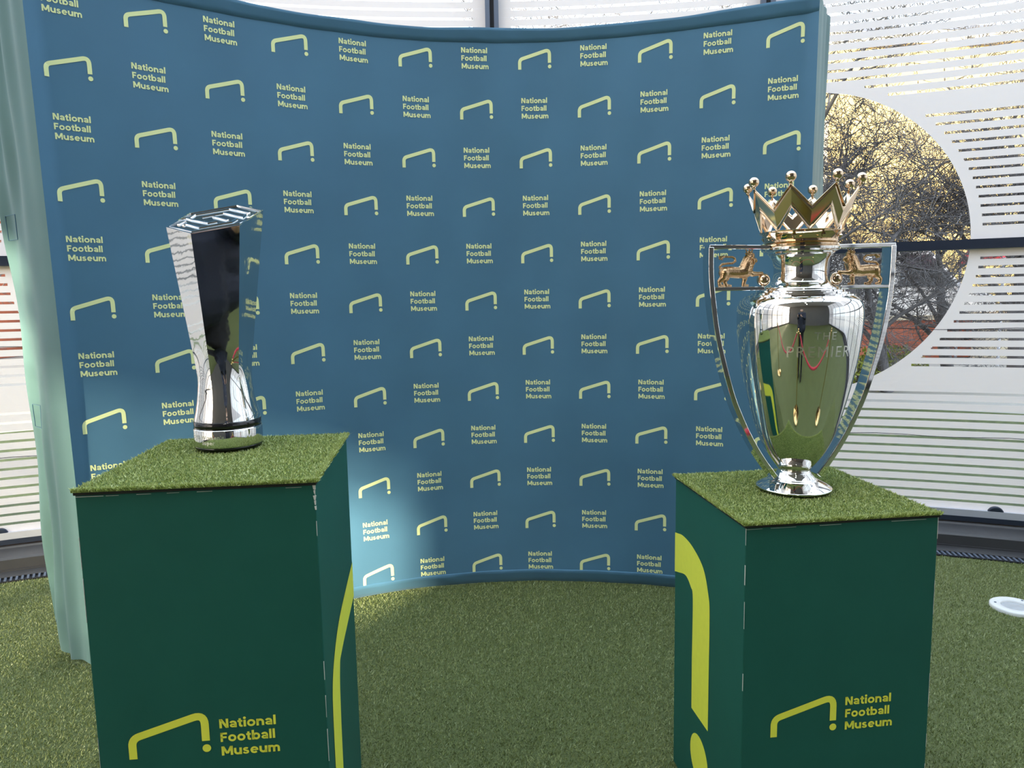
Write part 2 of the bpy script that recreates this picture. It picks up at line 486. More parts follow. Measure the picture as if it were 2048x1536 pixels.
    o = wobj('grille_slats', mbs.v, mbs.f, M['alu_mid'], tr); o['kind'] = 'stuff'
    v, f = arc_strip(ta, tb, [(0.283, 0.0015), (0.335, 0.0015), (0.335, 0.007), (0.339, 0.007), (0.339, 0.0)])
    wobj('grille_well', v, f, M['gasket'], tr)

# straight glazed side walls further back
def side_wall(name, x, sgn):
    e = empty(name, (x, -3.7, 0)); tag(e, 'straight glazed %s side wall in striped white film' % name.split('_')[1], 'wall', kind='structure')
    y0 = fl[0][1]
    n = 4; L = (y0 - BACK_Y) / n
    for i in range(n):
        ya = BACK_Y + L * i; yb = ya + L
        mbx = MB(); mbx.add([(0, ya + 3.7, 0.1), (0, yb + 3.7, 0.1), (0, yb + 3.7, 6.0), (0, ya + 3.7, 6.0)], [(0, 1, 2, 3)])
        mbx.build('glass_pane', M['glass'], e)
        zs = [0.12] + [s for s in SLITS if s < 3.15]
        mbx = MB(); xi = -sgn * 0.02
        strips = list(zip([0.12] + [s + HS for s in SLITS if s < 3.15], [s - HS for s in SLITS if s < 3.15] + [3.25]))
        z = 3.25
        while z < CEIL: strips.append((z, min(z + 0.10, CEIL))); z += 0.10  # upper strips added out of view to stop sun spilling in
        for q, (a, b) in enumerate(strips):
            y1, y2 = ya + 0.05, yb - 0.05
            # two unseen gaps added in the film, shaped to throw sun onto the backdrop
            if sgn < 0 and i == 0 and 2.46 < (a + b) / 2 < 2.92: y1 = ya + 1.05
            if sgn < 0 and i == 1 and 2.95 < (a + b) / 2 < 3.5 and q % 2 == 0: continue
            mbx.add([(xi, y1 + 3.7, a), (xi, y2 + 3.7, a), (xi, y2 + 3.7, b), (xi, y1 + 3.7, b)], [(0, 1, 2, 3)])
        mbx.build('privacy_film', M['film'], e)
        mbx = MB(); mbx.box(-0.05, 0.05, ya + 3.67, ya + 3.73, 0, CEIL); mbx.build('mullion', M['alu_mid'], e)
    mbx = MB(); mbx.box(-0.05, 0.05, BACK_Y + 3.7, y0 + 3.7, 1.447, 1.493); mbx.build('mid_rail', M['alu_dark'], e)
    mbx = MB(); mbx.box(-0.05, 0.05, BACK_Y + 3.7, y0 + 3.7, 0, 0.12); mbx.build('sill_frame', M['kick'], e)
side_wall('wall_left', xl, -1)
side_wall('wall_right', xr, 1)

# ================================================================== LETTERING AND THE GOAL MARK
def ribbon(path, w, closed=False):
    P = [Vector((p[0], p[1])) for p in path]; n = len(P)
    L = []; Rr = []
    for i in range(n):
        if closed: a, b, c = P[i-1], P[i], P[(i+1) % n]
        else: a, b, c = P[max(i-1, 0)], P[i], P[min(i+1, n-1)]
        d1 = (b - a); d2 = (c - b)
        if d1.length < 1e-9: d1 = d2
        if d2.length < 1e-9: d2 = d1
        d1.normalize(); d2.normalize()
        n1 = Vector((-d1.y, d1.x)); n2 = Vector((-d2.y, d2.x))
        mm = n1 + n2
        mm = n1 if mm.length < 1e-6 else mm.normalized()
        s = w / 2 / max(0.5, mm.dot(n1))
        L.append(b + mm * s); Rr.append(b - mm * s)
    v = []; f = []
    for a, b in zip(L, Rr): v += [(a.x, a.y), (b.x, b.y)]
    rng = range(n if closed else n - 1)
    for i in rng:
        j = (i + 1) % n
        f.append((2*i, 2*i+1, 2*j+1, 2*j))
    return v, f

def arc(cx, cyy, rx, ry, a0, a1, n=10):
    return [(cx + rx * math.cos(math.radians(a0 + (a1 - a0) * i / n)), cyy + ry * math.sin(math.radians(a0 + (a1 - a0) * i / n))) for i in range(n + 1)]

SW = 0.235
def glyph(ch):
    """returns width and list of (path, width, closed) or ('poly', pts); cap height 1"""
    h = SW / 2; X = 0.74
    if ch == 'N': return 0.86, [([(h, 0), (h, 1)], SW, 0), ([(0.86-h, 0), (0.86-h, 1)], SW, 0), ('poly', [(0, 1), (0.27, 1), (0.86, 0), (0.59, 0)])]
    if ch == 'F': return 0.66, [([(h, 0), (h, 1)], SW, 0), ([(0, 1-0.11), (0.66, 1-0.11)], 0.22, 0), ([(0, 0.49), (0.60, 0.49)], 0.21, 0)]
    if ch == 'M': return 1.06, [([(h, 0), (h, 1)], SW, 0), ([(1.06-h, 0), (1.06-h, 1)], SW, 0), ('poly', [(0, 1), (0.26, 1), (0.65, 0.18), (0.41, 0.18)]), ('poly', [(1.06, 1), (0.80, 1), (0.41, 0.18), (0.65, 0.18)])]
    if ch == 'i': return 0.26, [([(0.13, 0), (0.13, X)], SW, 0), (arc(0.13, 0.95, 0.07, 0.07, 0, 330, 11), 0.14, 1)]
    if ch == 'l': return 0.26, [([(0.13, 0), (0.13, 1.05)], SW, 0)]
    if ch == 't': return 0.46, [([(0.22, 0.93), (0.22, 0.24)] + arc(0.34, 0.22, 0.12, 0.115, 180, 270, 5) + [(0.46, 0.105)], 0.22, 0), ([(0, X-0.1), (0.46, X-0.1)], 0.2, 0)]
    if ch == 'o': return 0.80, [(arc(0.40, 0.37, 0.29, 0.275, 0, 342, 19), 0.215, 1)]
    if ch == 'b': return 0.82, [([(h, 0), (h, 1.05)], SW, 0), (arc(0.43, 0.37, 0.275, 0.275, 0, 342, 19), 0.215, 1)]
    if ch == 'a': return 0.70, [(arc(0.34, 0.44, 0.245, 0.20, 160, 0, 9) + [(0.585, 0)], 0.215, 0), (arc(0.345, 0.215, 0.225, 0.125, 0, 342, 17), 0.17, 1)]
    if ch == 'n': return 0.74, [([(h, 0), (h, X)], SW, 0), ([(h, 0.3)] + arc(0.37, 0.38, 0.255, 0.255, 180, 0, 10) + [(0.625, 0)], 0.225, 0)]
    if ch == 'u': return 0.74, [([(0.74-h, 0), (0.74-h, X)], SW, 0), ([(0.115, X)] + arc(0.37, 0.36, 0.255, 0.255, 180, 360, 10), 0.225, 0)]
    if ch == 'm': return 1.12, [([(h, 0), (h, X)], SW, 0)] + [([(c - 0.215, 0.3)] + arc(c, 0.40, 0.215, 0.235, 180, 0, 9) + [(c + 0.215, 0)], 0.215, 0) for c in (0.345, 0.785)]
    if ch == 's': return 0.62, [([(0.05, 0.20)] + arc(0.29, 0.215, 0.20, 0.12, 205, 360, 7) + [(0.47, 0.30), (0.32, 0.37), (0.16, 0.44)] + arc(0.31, 0.53, 0.19, 0.11, 190, 30, 7), 0.185, 0)]
    if ch == 'e': return 0.76, [(arc(0.38, 0.37, 0.275, 0.275, 0, 318, 16), 0.205, 0), ([(0.14, 0.375), (0.74, 0.375)], 0.135, 0)]
    if ch == ' ': return 0.3, []
    return 0.5, []

def word2d(word, width, cap, x0, y0):
    v = []; f = []; x = 0.0
    for ch in word:
        wd, strokes = glyph(ch)
        for st in strokes:
            if st[0] == 'poly': pv, pf = st[1], [tuple(range(len(st[1])))]
            else: pv, pf = ribbon(st[0], st[1], bool(st[2]))
            b = len(v); v += [(p[0] + x, p[1]) for p in pv]; f += [tuple(i + b for i in q) for q in pf]
        x += wd + 0.085
    tot = x - 0.085; s = width / tot
    return [(x0 + p[0] * s, y0 + p[1] * cap) for p in v], f

def wordmark2d():
    v = []; f = []
    for i, (w, wd) in enumerate((('National', 0.965), ('Football', 0.935), ('Museum', 1.0))):
        pv, pf = word2d(w, wd, 0.172, 0.004 * i, 0.514 - 0.257 * i)
        b = len(v); v += pv; f += [tuple(k + b for k in q) for q in pf]
    return v, f                      # width 1, height about 0.69

def fillet(P, rad, n=6):
    out = [Vector(P[0])]
    for i in range(1, len(P) - 1):
        a, b, c = Vector(P[i-1]), Vector(P[i]), Vector(P[i+1])
        d1 = (a - b).normalized(); d2 = (c - b).normalized()
        th = d1.angle(d2); t = rad[i-1] / math.tan(th / 2)
        p1 = b + d1 * t; p2 = b + d2 * t
        for k in range(n + 1):
            u = k / n
            q = (p1 * (1-u)**2 + b * 2*u*(1-u) + p2 * u**2)
            out.append(q)
    out.append(Vector(P[-1]))
    return out

def goal2d():
    path = fillet([(0.05, 0), (0.05, 0.275), (0.948, 0.545), (0.948, 0.175)], [0.13, 0.11], 7)
    # short straight pieces so that the mark can follow a curved wall
    fine = []
    for a, b in zip(path[:-1], path[1:]):
        k = max(1, int((b - a).length / 0.08))
        for i in range(k): fine.append(a + (b - a) * i / k)
    fine.append(path[-1])
    v, f = ribbon([(p.x, p.y) for p in fine], 0.098)
    dv = [(0.952, 0.075)] + arc(0.952, 0.075, 0.053, 0.053, 0, 345, 23)
    b = len(v); v += dv; f += [(b, b + 1 + i, b + 1 + (i + 1) % 24) for i in range(24)]
    return v, f                      # width 1, height about 0.58

WM = wordmark2d(); GM = goal2d()

# ================================================================== BACKDROP
U = 0.19
PLAN = (-1.26672, 15.53663, 0.177780, -0.1125007, -0.01060528, 0.09232757)
ss = np.linspace(-9, 9, 3601)
ang = PLAN[2] + PLAN[3] * ss + PLAN[4] * ss**2 / 10 + PLAN[5] * ss**3 / 100
# beyond the last logo columns the panel runs straight
dss = ss[1] - ss[0]
cxs = np.cumsum(np.cos(ang)) * dss; cys = np.cumsum(np.sin(ang)) * dss
cxs = cxs - cxs[1800] + PLAN[0]; cys = cys - cys[1800] + PLAN[1]
LEAN = -0.026135
S0, S1 = -7.36, 7.42
ZB, ZBH, ZTH, ZT = -6.54, -6.22, 5.31, 5.575
def BD(s, z, off=0.0):
    """backdrop front: s, z in print units, off = metres towards the room"""
    x = float(np.interp(s, ss, cxs)); y = float(np.interp(s, ss, cys)); a = float(np.interp(s, ss, ang))
    y += LEAN * z
    nx, ny = math.sin(a), -math.cos(a)
    wr = 0.0022 * math.sin(s * 2.1 + z * 0.7) * math.sin(z * 0.9 + s * 0.4) + 0.0015 * math.sin(s * 5.0 - z * 1.3)
    e = 0.0
    if s < S0 + 0.22: e = (S0 + 0.22 - s) * 0.55
    if s > S1 - 0.18: e = (s - S1 + 0.18) * 0.45
    o = off + wr + e * U
    return (x * U + nx * o, y * U + ny * o, CAM_H + z * U)

bd = empty('backdrop_display', (BD(0, ZB)[0], BD(0, ZB)[1], 0))
tag(bd, 'tall curved blue fabric backdrop printed all over with lime goal logos and museum lettering', 'backdrop')
BO = Vector(bd.location)
def bobj(name, v, f, mat, parent=bd, smooth=True):
    return obj(name, [tuple(Vector(p) - BO) for p in v], f, mat, parent, smooth)

def bgrid(fn, ns, nz):
    v = []; f = []
    for j in range(nz + 1):
        for i in range(ns + 1): v.append(fn(i / ns, j / nz))
    for j in range(nz):
        for i in range(ns):
            a = j * (ns + 1) + i
            f.append((a, a + 1, a + ns + 2, a + ns + 1))
    return v, f

v, f = bgrid(lambda u, w: BD(S0 + (S1 - S0) * u, ZBH + (ZTH - ZBH) * w), 210, 80)
bobj('front_panel', v, f, M['fabric'])
def hem(u, w):
    s = S0 + (S1 - S0) * u
    pr = [(-0.003, 0.0), (0.003, 0.05), (0.007, 0.35), (0.013, 0.75), (0.015, 0.96), (0.004, 1.0), (-0.02, 0.99)]
    i = int(round(w * 6)); o, q = pr[i]
    sag = 0.025 * math.sin(s * 1.7) * math.sin(s * 0.6 + 1) 
    cre = 0.0035 * math.sin(s * 9 + 6 * q) * max(0, math.sin(s * 1.1 + 0.5)) * (1 - abs(2*q-1))
    return BD(s, ZTH + (ZT + sag - ZTH) * q, o + cre)
v, f = bgrid(hem, 160, 6); bobj('top_hem', v, f, M['fabric'])
def hemb(u, w):
    s = S0 + (S1 - S0) * u
    pr = [(-0.016, 0.0), (-0.013, 0.06), (-0.006, 0.35), (0.0, 0.7), (0.005, 0.95), (0.0, 1.0)]
    i = int(round(w * 5)); o, q = pr[i]
    cre = 0.006 * math.sin(s * 4.2 + 5 * q) * max(0, math.sin(s * 0.9 + 2.1)) * (1 - abs(2*q-1))
    lift = 0.03 * max(0, math.sin(s * 0.8 + 2.6)) * (1 - q)
    return BD(s, ZB + lift + (ZBH - ZB - lift) * q, o + cre)
v, f = bgrid(hemb, 160, 5); bobj('bottom_hem', v, f, M['fabric'])

def end_panel(side):
    if side < 0: s = S0; dirv = Vector((-0.250, 0.187, 0))
    else: s = S1; dirv = Vector((0.148, 0.262, 0))
    nrm = Vector((dirv.y, -dirv.x, 0)).normalized() * (-1 if side < 0 else 1)
    def fn(u, w):
        z = ZB + (ZT - ZB) * w
        b = Vector(BD(s, z))
        fold = 0.017 * math.sin(u * 19 + 2.2 * math.sin(w * 4)) * u * (0.55 + 0.45 * math.sin(w * 7 + 1)) \
             + 0.012 * math.sin(u * 5 + w * 3) * u + 0.006 * math.sin(w * 26 + u * 9) * u * u
        wav = 1 + 0.035 * math.sin(w * 11 + 0.6) + 0.03 * math.sin(w * 23)
        p = b + dirv * (u * wav) + nrm * (fold * (1.0 if side < 0 else 0.35) + 0.014 * math.sin(u * PI) * (1.0 if side < 0 else 0.5))
        if w < 0.03: p.z += 0.012 * math.sin(u * 7 + 0.5) + 0.02 * u
        return tuple(p)
    v, f = bgrid(fn, 40, 110)
    ep = bobj('end_panel', v, f, M['fabric_end'])
    ep['label'] = 'creased teal fabric side of the backdrop'
    # little stitched slots in the outer edge of the side
    for wz in (0.36, 0.64):
        mbq = MB()
        ring = [fn(0.70, wz), fn(0.70, wz + 0.035), fn(0.93, wz + 0.035), fn(0.93, wz), fn(0.70, wz)]
        mbq.tube([tuple(Vector(p) + nrm * 0.001 - BO) for p in ring], 0.0011, 5)
        obj('stitched_slot', mbq.v, mbq.f, M['fabric'], bd)
end_panel(-1); end_panel(1)

TW, TH = 0.565, 0.69
GW, GH = 0.695, 0.594
for j in range(12):
    for i in range(12):
        goal = (i + j) % 2 == 1
        s0 = (i - 5.5) * 1.2420 + (0.0084 if goal else 0); z0 = 5.003 - j - (0.0086 if goal else 0)
        v2, f2, w = (GM[0], GM[1], GW) if goal else (WM[0], WM[1], TW)
        hh = (0.60 if goal else TH)
        hs = (0.62 / 0.60 if goal else 0.745 / 0.69)     # printed a touch taller than wide
        pts = [BD(s0 + (p[0] - 0.5) * w, z0 + (p[1] - hh / 2) * w * hs, 0.0010) for p in v2]
        bobj('goal_mark' if goal else 'wordmark', pts, f2, M['print'], smooth=False)

# ================================================================== PLINTHS
def plinth(x, y, a, w, d, h, label, side_shapes, side_right, logo, seed, foot):
    e = empty('display_plinth', (x, y, 0), a)
    tag(e, label, 'plinth', 'green museum plinths')
    top = h - 0.015
    mbp = MB(); mbp.box(0, w, 0, d, 0, top)
    b = mbp.build('body', M['plinth'], e); bevel(b, 0.002, 2)
    # pale worn edges of the boards
    rg = random.Random(seed)
    def chip_line(p0, p1, wid, n, gap):
        p0 = Vector(p0); p1 = Vector(p1); d_ = (p1 - p0)
        ax = d_.normalized()
        side = Vector((1, 0, 0)) if abs(ax.x) < 0.5 else Vector((0, 0, 1))
        for k in range(n):
            if rg.random() < gap: continue
            u0 = k / n; u1 = (k + 0.4 + 0.7 * rg.random()) / n; u1 = min(u1, 1)
            ww = wid * (0.4 + 0.9 * rg.random())
            q0 = p0 + d_ * u0; q1 = p0 + d_ * u1
            pts = [q0 - side * ww, q1 - side * ww * rg.uniform(0.3, 1), q1 + side * ww * rg.uniform(0.3, 1), q0 + side * ww]
            pts2 = [p + Vector((0, 0.003, 0)) for p in pts]
            obj('worn_edge', pts + pts2, [(0,1,2,3), (4,7,6,5), (0,4,5,1), (1,5,6,2), (2,6,7,3), (3,7,4,0)], M['edge_white'], e)
    chip_line((0.0005, -0.0008, top - 0.003), (w - 0.0005, -0.0008, top - 0.003), 0.0004, 8, 0.3)
    chip_line((0.0006, -0.0006, top), (0.0006, -0.0006, top - 0.62), 0.0004, 8, 0.3)
    chip_line((w - 0.0008, -0.0006, top), (w - 0.0008, -0.0006, top - 0.62), 0.00045, 9, 0.3)
    if side_right:
        chip_line((w - 0.002, -0.001, top), (w - 0.001, -0.001, top - 0.05), 0.0022, 5, 0.1)
    # turf mat
    mbt = MB(); mbt.box(-0.002, w + 0.002, -0.002, d + 0.002, top, top + 0.006)
    bk = mbt.build('turf_backing', M['backing'], e)
    mbt = MB(); mbt.box(-0.003, w + 0.003, -0.003, d + 0.003, top + 0.006, h - 0.005)
    tf = mbt.build('turf_mat', M['turf_top'], e)
    n = 64000
    r = np.random.default_rng(seed)
    px = r.uniform(-0.004, w + 0.004, n); py = r.uniform(-0.004, d + 0.004, n)
    # a denser fringe along the rim
    k = n // 9
    px[:k] = r.uniform(-0.004, w + 0.004, k); py[:k] = r.uniform(-0.006, 0.004, k)
    px[k:2*k] = (r.uniform(w - 0.004, w + 0.006, k) if side_right else r.uniform(-0.006, 0.004, k))
    hh = r.uniform(0.004, 0.009, n); th = r.uniform(0, 2*PI, n); wd = r.uniform(0.0007, 0.0014, n)
    lx = r.normal(0, 0.0035, n); ly = r.normal(0, 0.0035, n)
    fx, fy, frad = foot
    kp = np.hypot(px - fx, py - fy) > frad
    px, py, hh, th, wd, lx, ly = (q[kp] for q in (px, py, hh, th, wd, lx, ly)); n = len(px)
    base = np.full(n, h - 0.009)
    c, s_ = np.cos(th) * wd, np.sin(th) * wd
    V = np.empty((n, 4, 3), np.float32)
    V[:, 0] = np.stack([px - c, py - s_, base], 1); V[:, 1] = np.stack([px + c, py + s_, base], 1)
    V[:, 2] = np.stack([px + c * 0.7 + lx * 0.5, py + s_ * 0.7 + ly * 0.5, base + hh * 0.65], 1)
    V[:, 3] = np.stack([px + lx, py + ly, base + hh], 1)
    blades('turf_pile', V, M['blade_a'], tf)
    # print on the front
    gx, gz, gw, tx, tz, tw = logo
    gv = [(gx + p[0] * gw, -0.0008, gz - h + top + p[1] * gw + 0.012) for p in GM[0]]
    obj('goal_mark', gv, GM[1], M['print_bright'], e)
    tv = [(tx + p[0] * tw, -0.0008, tz - h + top + p[1] * tw + 0.012) for p in WM[0]]
    obj('wordmark', tv, WM[1], M['print_bright'], e)
    # large cropped mark on the side
    sx = w + 0.0008 if side_right else -0.0008
    for shp in side_shapes:
        sv = [(sx, min(max(p[0], 0.001), d - 0.001), max(h + p[1], 0.002)) for p in shp]
        nf = tuple(range(len(sv)))
        o = obj('side_graphic', sv, [nf if side_right else tuple(reversed(nf))], M['print_bright'], e)
        o['label'] = 'huge lime stroke wrapping the side of the plinth'
    return e

def blades(name, V, mat, parent):
    n = V.shape[0]
    me = bpy.data.meshes.new(name)
    me.vertices.add(n * 4); me.vertices.foreach_set('co', V.reshape(-1))
    me.loops.add(n * 6); me.polygons.add(n * 2)
    base = (np.arange(n) * 4)[:, None]
    idx = np.concatenate([base + np.array([[0, 1, 2]]), base + np.array([[0, 2, 3]])], 1).astype(np.int32)
    me.loops.foreach_set('vertex_index', idx.reshape(-1))
    me.polygons.foreach_set('loop_start', np.arange(0, n * 6, 3, dtype=np.int32))
    me.update(calc_edges=True); me.validate()
    o = link(name, me, mat, parent); o['kind'] = 'stuff'
    return o

def smooth_curve(P, n=6):
    """Catmull-Rom through an open list of 2-D points"""
    out = []
    for i in range(len(P) - 1):
        p0 = P[max(i-1, 0)]; p1 = P[i]; p2 = P[i+1]; p3 = P[min(i+2, len(P)-1)]
        for k in range(n):
            t = k / n
            out.append(tuple(0.5 * ((2*p1[c]) + (-p0[c]+p2[c])*t + (2*p0[c]-5*p1[c]+4*p2[c]-p3[c])*t*t + (-p0[c]+3*p1[c]-3*p2[c]+p3[c])*t**3) for c in range(2)))
    out.append(P[-1]); return out

LEFT_H, RIGHT_H = 0.9259, 0.7945
Lshape = smooth_curve([(0.4595, -0.336), (0.320, -0.352), (0.196, -0.372), (0.113, -0.412), (0.073, -0.464), (0.065, -0.556), (0.065, -0.70)]) + [(0.065, -0.90)] + [(0.160, -0.90)] + smooth_curve([(0.160, -0.70), (0.164, -0.568), (0.179, -0.473), (0.225, -0.449), (0.4595, -0.4255)])
Rshape = smooth_curve([(0.4055, -0.158), (0.3889, -0.1545), (0.345, -0.1475), (0.281, -0.154), (0.215, -0.181), (0.182, -0.2326), (0.1734, -0.2784), (0.1734, -0.40)]) + [(0.1738, -0.563), (0.2777, -0.566)] + smooth_curve([(0.2785, -0.434), (0.277, -0.2835), (0.2916, -0.258), (0.327, -0.243), (0.3786, -0.255), (0.4055, -0.2626)])
Rdot = [(0.226 + 0.056 * math.cos(a), -0.668 + 0.058 * math.sin(a)) for a in [2 * PI * k / 36 for k in range(36)]]
pl = plinth(-0.7854, 1.238, 0.10326, 0.42, 0.46, LEFT_H,
       'green plinth with artificial turf top carrying the hexagonal silver trophy', [Lshape], True,
       (0.0536, LEFT_H - 0.5243, 0.148, 0.2202, LEFT_H - 0.5310, 0.108), 5, (0.1729, 0.3431, 0.070))
pr = plinth(0.4645, 1.381, 0.11712, 0.42, 0.406, RIGHT_H,
       'green plinth with artificial turf top carrying the crowned two-handled trophy', [Rshape, Rdot], False,
       (0.0632, RIGHT_H - 0.4682, 0.146, 0.2283, RIGHT_H - 0.4660, 0.1075), 9, (0.2185, 0.2185, 0.079))

# pile of the floor turf where it is seen
def floor_pile():
    n = 800000
    px = RNG.uniform(-2.9, 2.9, n); py = RNG.uniform(0.9, 3.75, n)
    rr = np.hypot(px, py - YC)
    keep = rr < RF - 0.342
    # nothing under the plinths
    for (x, y, a, w, d) in ((-0.7854, 1.238, 0.10326, 0.42, 0.46), (0.4645, 1.381, 0.11712, 0.42, 0.406)):
        c, s_ = math.cos(a), math.sin(a)
        u = (px - x) * c + (py - y) * s_; v_ = -(px - x) * s_ + (py - y) * c
        keep &= ~((u > -0.004) & (u < w + 0.004) & (v_ > -0.004) & (v_ < d + 0.004))
    keep &= np.hypot(px - 1.965, py - 2.667) > 0.088
    px, py = px[keep], py[keep]; n = len(px)
    hh = RNG.uniform(0.004, 0.009, n); th = RNG.uniform(0, 2*PI, n); wd = RNG.uniform(0.0007, 0.0013, n)
    lx = RNG.normal(0.001, 0.0035, n); ly = RNG.normal(0, 0.0035, n)
    c, s_ = np.cos(th) * wd, np.sin(th) * wd; z = np.zeros(n)
    V = np.empty((n, 4, 3), np.float32)
    V[:, 0] = np.stack([px - c, py - s_, z], 1); V[:, 1] = np.stack([px + c, py + s_, z], 1)
    V[:, 2] = np.stack([px + c * 0.7 + lx * 0.5, py + s_ * 0.7 + ly * 0.5, hh * 0.65], 1)
    V[:, 3] = np.stack([px + lx, py + ly, hh], 1)
    o = blades('turf_pile', V, M['blade_f'], floor)
floor_pile()

# ================================================================== HEXAGONAL TROPHY
HB = Vector((-0.6488, 1.5971, LEFT_H + 0.0005))
sd = Vector((HB.x, HB.y)).normalized()
HEXA = math.atan2(-sd.x, sd.y)            # local x = to the right of the line of sight
ht = empty('hexagonal_trophy', HB, HEXA)
tag(ht, 'tall polished silver hexagonal trophy with slanted maze-patterned top and round base', 'trophy')
G1, G2, ZC = 0.208, 0.364, 0.5055
def slant(a, b): return ZC + G1 * a + G2 * b
NA = 96
def hexr(phi, Rv):
    k = (phi % (PI / 3)) - PI / 6
    return Rv * math.cos(PI / 6) / math.cos(k)
def circ_r(z):
    pts = [(0.060, 0.0716), (0.067, 0.0706), (0.080, 0.0672), (0.10, 0.0634), (0.12, 0.0606), (0.14, 0.0590), (0.17, 0.0588), (0.22, 0.062), (0.30, 0.072)]
    return float(np.interp(z, [p[0] for p in pts], [p[1] for p in pts]))
def hex_R(z): return 0.0605 + (z - 0.195) * (0.1000 - 0.0605) / (0.5055 - 0.195)
zlev = [0.062, 0.067, 0.074, 0.082, 0.092, 0.102, 0.112, 0.122, 0.132, 0.142, 0.152, 0.165, 0.18, 0.195, 0.21, 0.225, 0.24, 0.27, 0.30, 0.34, 0.38, 0.42]
v = []; f = []
for z in zlev:
    bl = min(1, max(0, (z - 0.118) / (0.235 - 0.118))); bl = bl * bl * (3 - 2 * bl)
    for k in range(NA):
        phi = 2 * PI * k / NA
        r = circ_r(z) * (1 - bl) + hexr(phi, hex_R(z)) * bl
        v.append((r * math.cos(phi), r * math.sin(phi), z))
# last ring follows the slanted top
for k in range(NA):
    phi = 2 * PI * k / NA
    z = 0.505
    for _ in range(6):
        r = hexr(phi, hex_R(z)); z = slant(r * math.cos(phi), r * math.sin(phi))
    v.append((r * math.cos(phi), r * math.sin(phi), z))
NL = len(zlev) + 1
for i in range(NL - 1):
    for k in range(NA):
        k2 = (k + 1) % NA
        f.append((i*NA+k, i*NA+k2, (i+1)*NA+k2, (i+1)*NA+k))
hb = obj('body', v, f, M['chrome_wavy'], ht, True)
es = hb.modifiers.new('edges', 'EDGE_SPLIT'); es.split_angle = math.radians(16)
# rim and plate
def hexpts(R_, dz=0.0):
    out = []
    for k in range(6):
        phi = PI / 3 * k; z = 0.505
        for _ in range(6):
            rr = R_ * hex_R(z); z = slant(rr * math.cos(phi), rr * math.sin(phi))
        out.append((rr * math.cos(phi), rr * math.sin(phi), z + dz))
    return out
o1, o2, o3 = hexpts(1.0), hexpts(1.0, 0.0014), hexpts(0.955, 0.0014)
o4 = hexpts(0.955, -0.003)
mbr = MB(); allp = o1 + o2 + o3 + o4; fr = []
for L0 in (0, 6, 12):
    for k in range(6): fr.append((L0 + k, L0 + (k+1) % 6, L0 + 6 + (k+1) % 6, L0 + 6 + k))
mbr.add(allp, fr); mbr.build('top_rim', M['chrome'], ht)
mbr = MB(); mbr.add(hexpts(0.957, -0.0020), [tuple(range(6))]); mbr.build('top_plate', M['dark_plate'], ht)
ridges = [
    [(-0.065, 0.0558), (-0.0505, 0.0495), (-0.0406, 0.0725), (0.0342, 0.0715), (0.0728, 0.0054)],
    [(-0.0738, 0.0103), (-0.0601, 0.030)],
    [(-0.0639, -0.0012), (-0.0586, 0.006), (-0.0302, -0.0443), (0.0336, -0.0442), (0.0450, -0.0258)],
    [(-0.0618, 0.0610), (-0.0458, 0.0300), (-0.0129, -0.0190), (0.0047, -0.0175)],
    [(-0.0258, 0.0415), (0.0207, 0.0430), (0.0578, -0.0220), (0.0667, -0.0043)],
    [(-0.0024, 0.027), (0.0265, -0.0245)],
    [(0.0629, -0.0541), (0.0491, -0.0663), (-0.0449, -0.0655), (-0.0890, 0.0030)],
    [(0.0687, -0.0290), (0.0880, 0.0005)]]
for rd in ridges:
    pv, pf = ribbon(rd, 0.0062)
    low = [(p[0], p[1], slant(*p) - 0.0022) for p in pv]
    pv2, _ = ribbon(rd, 0.0046)
    hi = [(p[0], p[1], slant(*p) + 0.0010) for p in pv2]
    n = len(low); vs = low + hi; fs = [tuple(i + n for i in q) for q in pf]
    for i in range(0, n - 2, 2):
        fs += [(i, i+2, n+i+2, n+i), (i+3, i+1, n+i+1, n+i+3)]
    fs += [(1, 0, n, n+1), (n-2, n-1, 2*n-1, 2*n-2)]
    obj('maze_ridge', vs, fs, M['chrome'], ht)
mbr = MB(); mbr.lathe([(0.0700, 0.0450), (0.0722, 0.0456), (0.0722, 0.0610), (0.0690, 0.0625)], 96)
mbr.build('black_band', M['black_gloss'], ht, True)
mbr = MB(); mbr.lathe([(0.0718, 0.0050), (0.0738, 0.0062), (0.0740, 0.0090), (0.0740, 0.0425), (0.0735, 0.0452), (0.069, 0.0456)], 96)
b_ = mbr.build('base_ring', M['chrome'], ht, True)
mbr = MB(); mbr.lathe([(0.0700, 0.0), (0.0722, 0.0010), (0.0722, 0.0056), (0.070, 0.006)], 96, cap0=True)
mbr.build('base_pad', M['black_gloss'], ht, True)
# engraved wording round the base, worn to a few letters
def text2d(s, size=1.0, bold=0.0):
    cu = bpy.data.curves.new('lettering', 'FONT'); cu.body = s; cu.size = size; cu.offset = bold
    cu.align_x = 'CENTER'; cu.resolution_u = 3; cu.space_character = 1.15
    t = bpy.data.objects.new('lettering', cu); COL.objects.link(t)
    dg = bpy.context.evaluated_depsgraph_get()
    me = t.evaluated_get(dg).to_mesh()
    v = [tuple(p.co) for p in me.vertices]; f = [tuple(p.vertices) for p in me.polygons]
    t.evaluated_get(dg).to_mesh_clear()
    bpy.data.objects.remove(t); bpy.data.curves.remove(cu)
    return v, f
for tx, zz in (("FA Women's", 0.0265), ('Super', 0.0145)):
    tv, tf_ = text2d(tx, 0.012, 0.0003)
    a0 = math.radians(-90 - 36)
    pv = [(0.0743 * math.cos(a0 + p[0] / 0.074), 0.0743 * math.sin(a0 + p[0] / 0.074), zz + p[1]) for p in tv]
    obj('engraving', pv, tf_, M['etched'], ht)

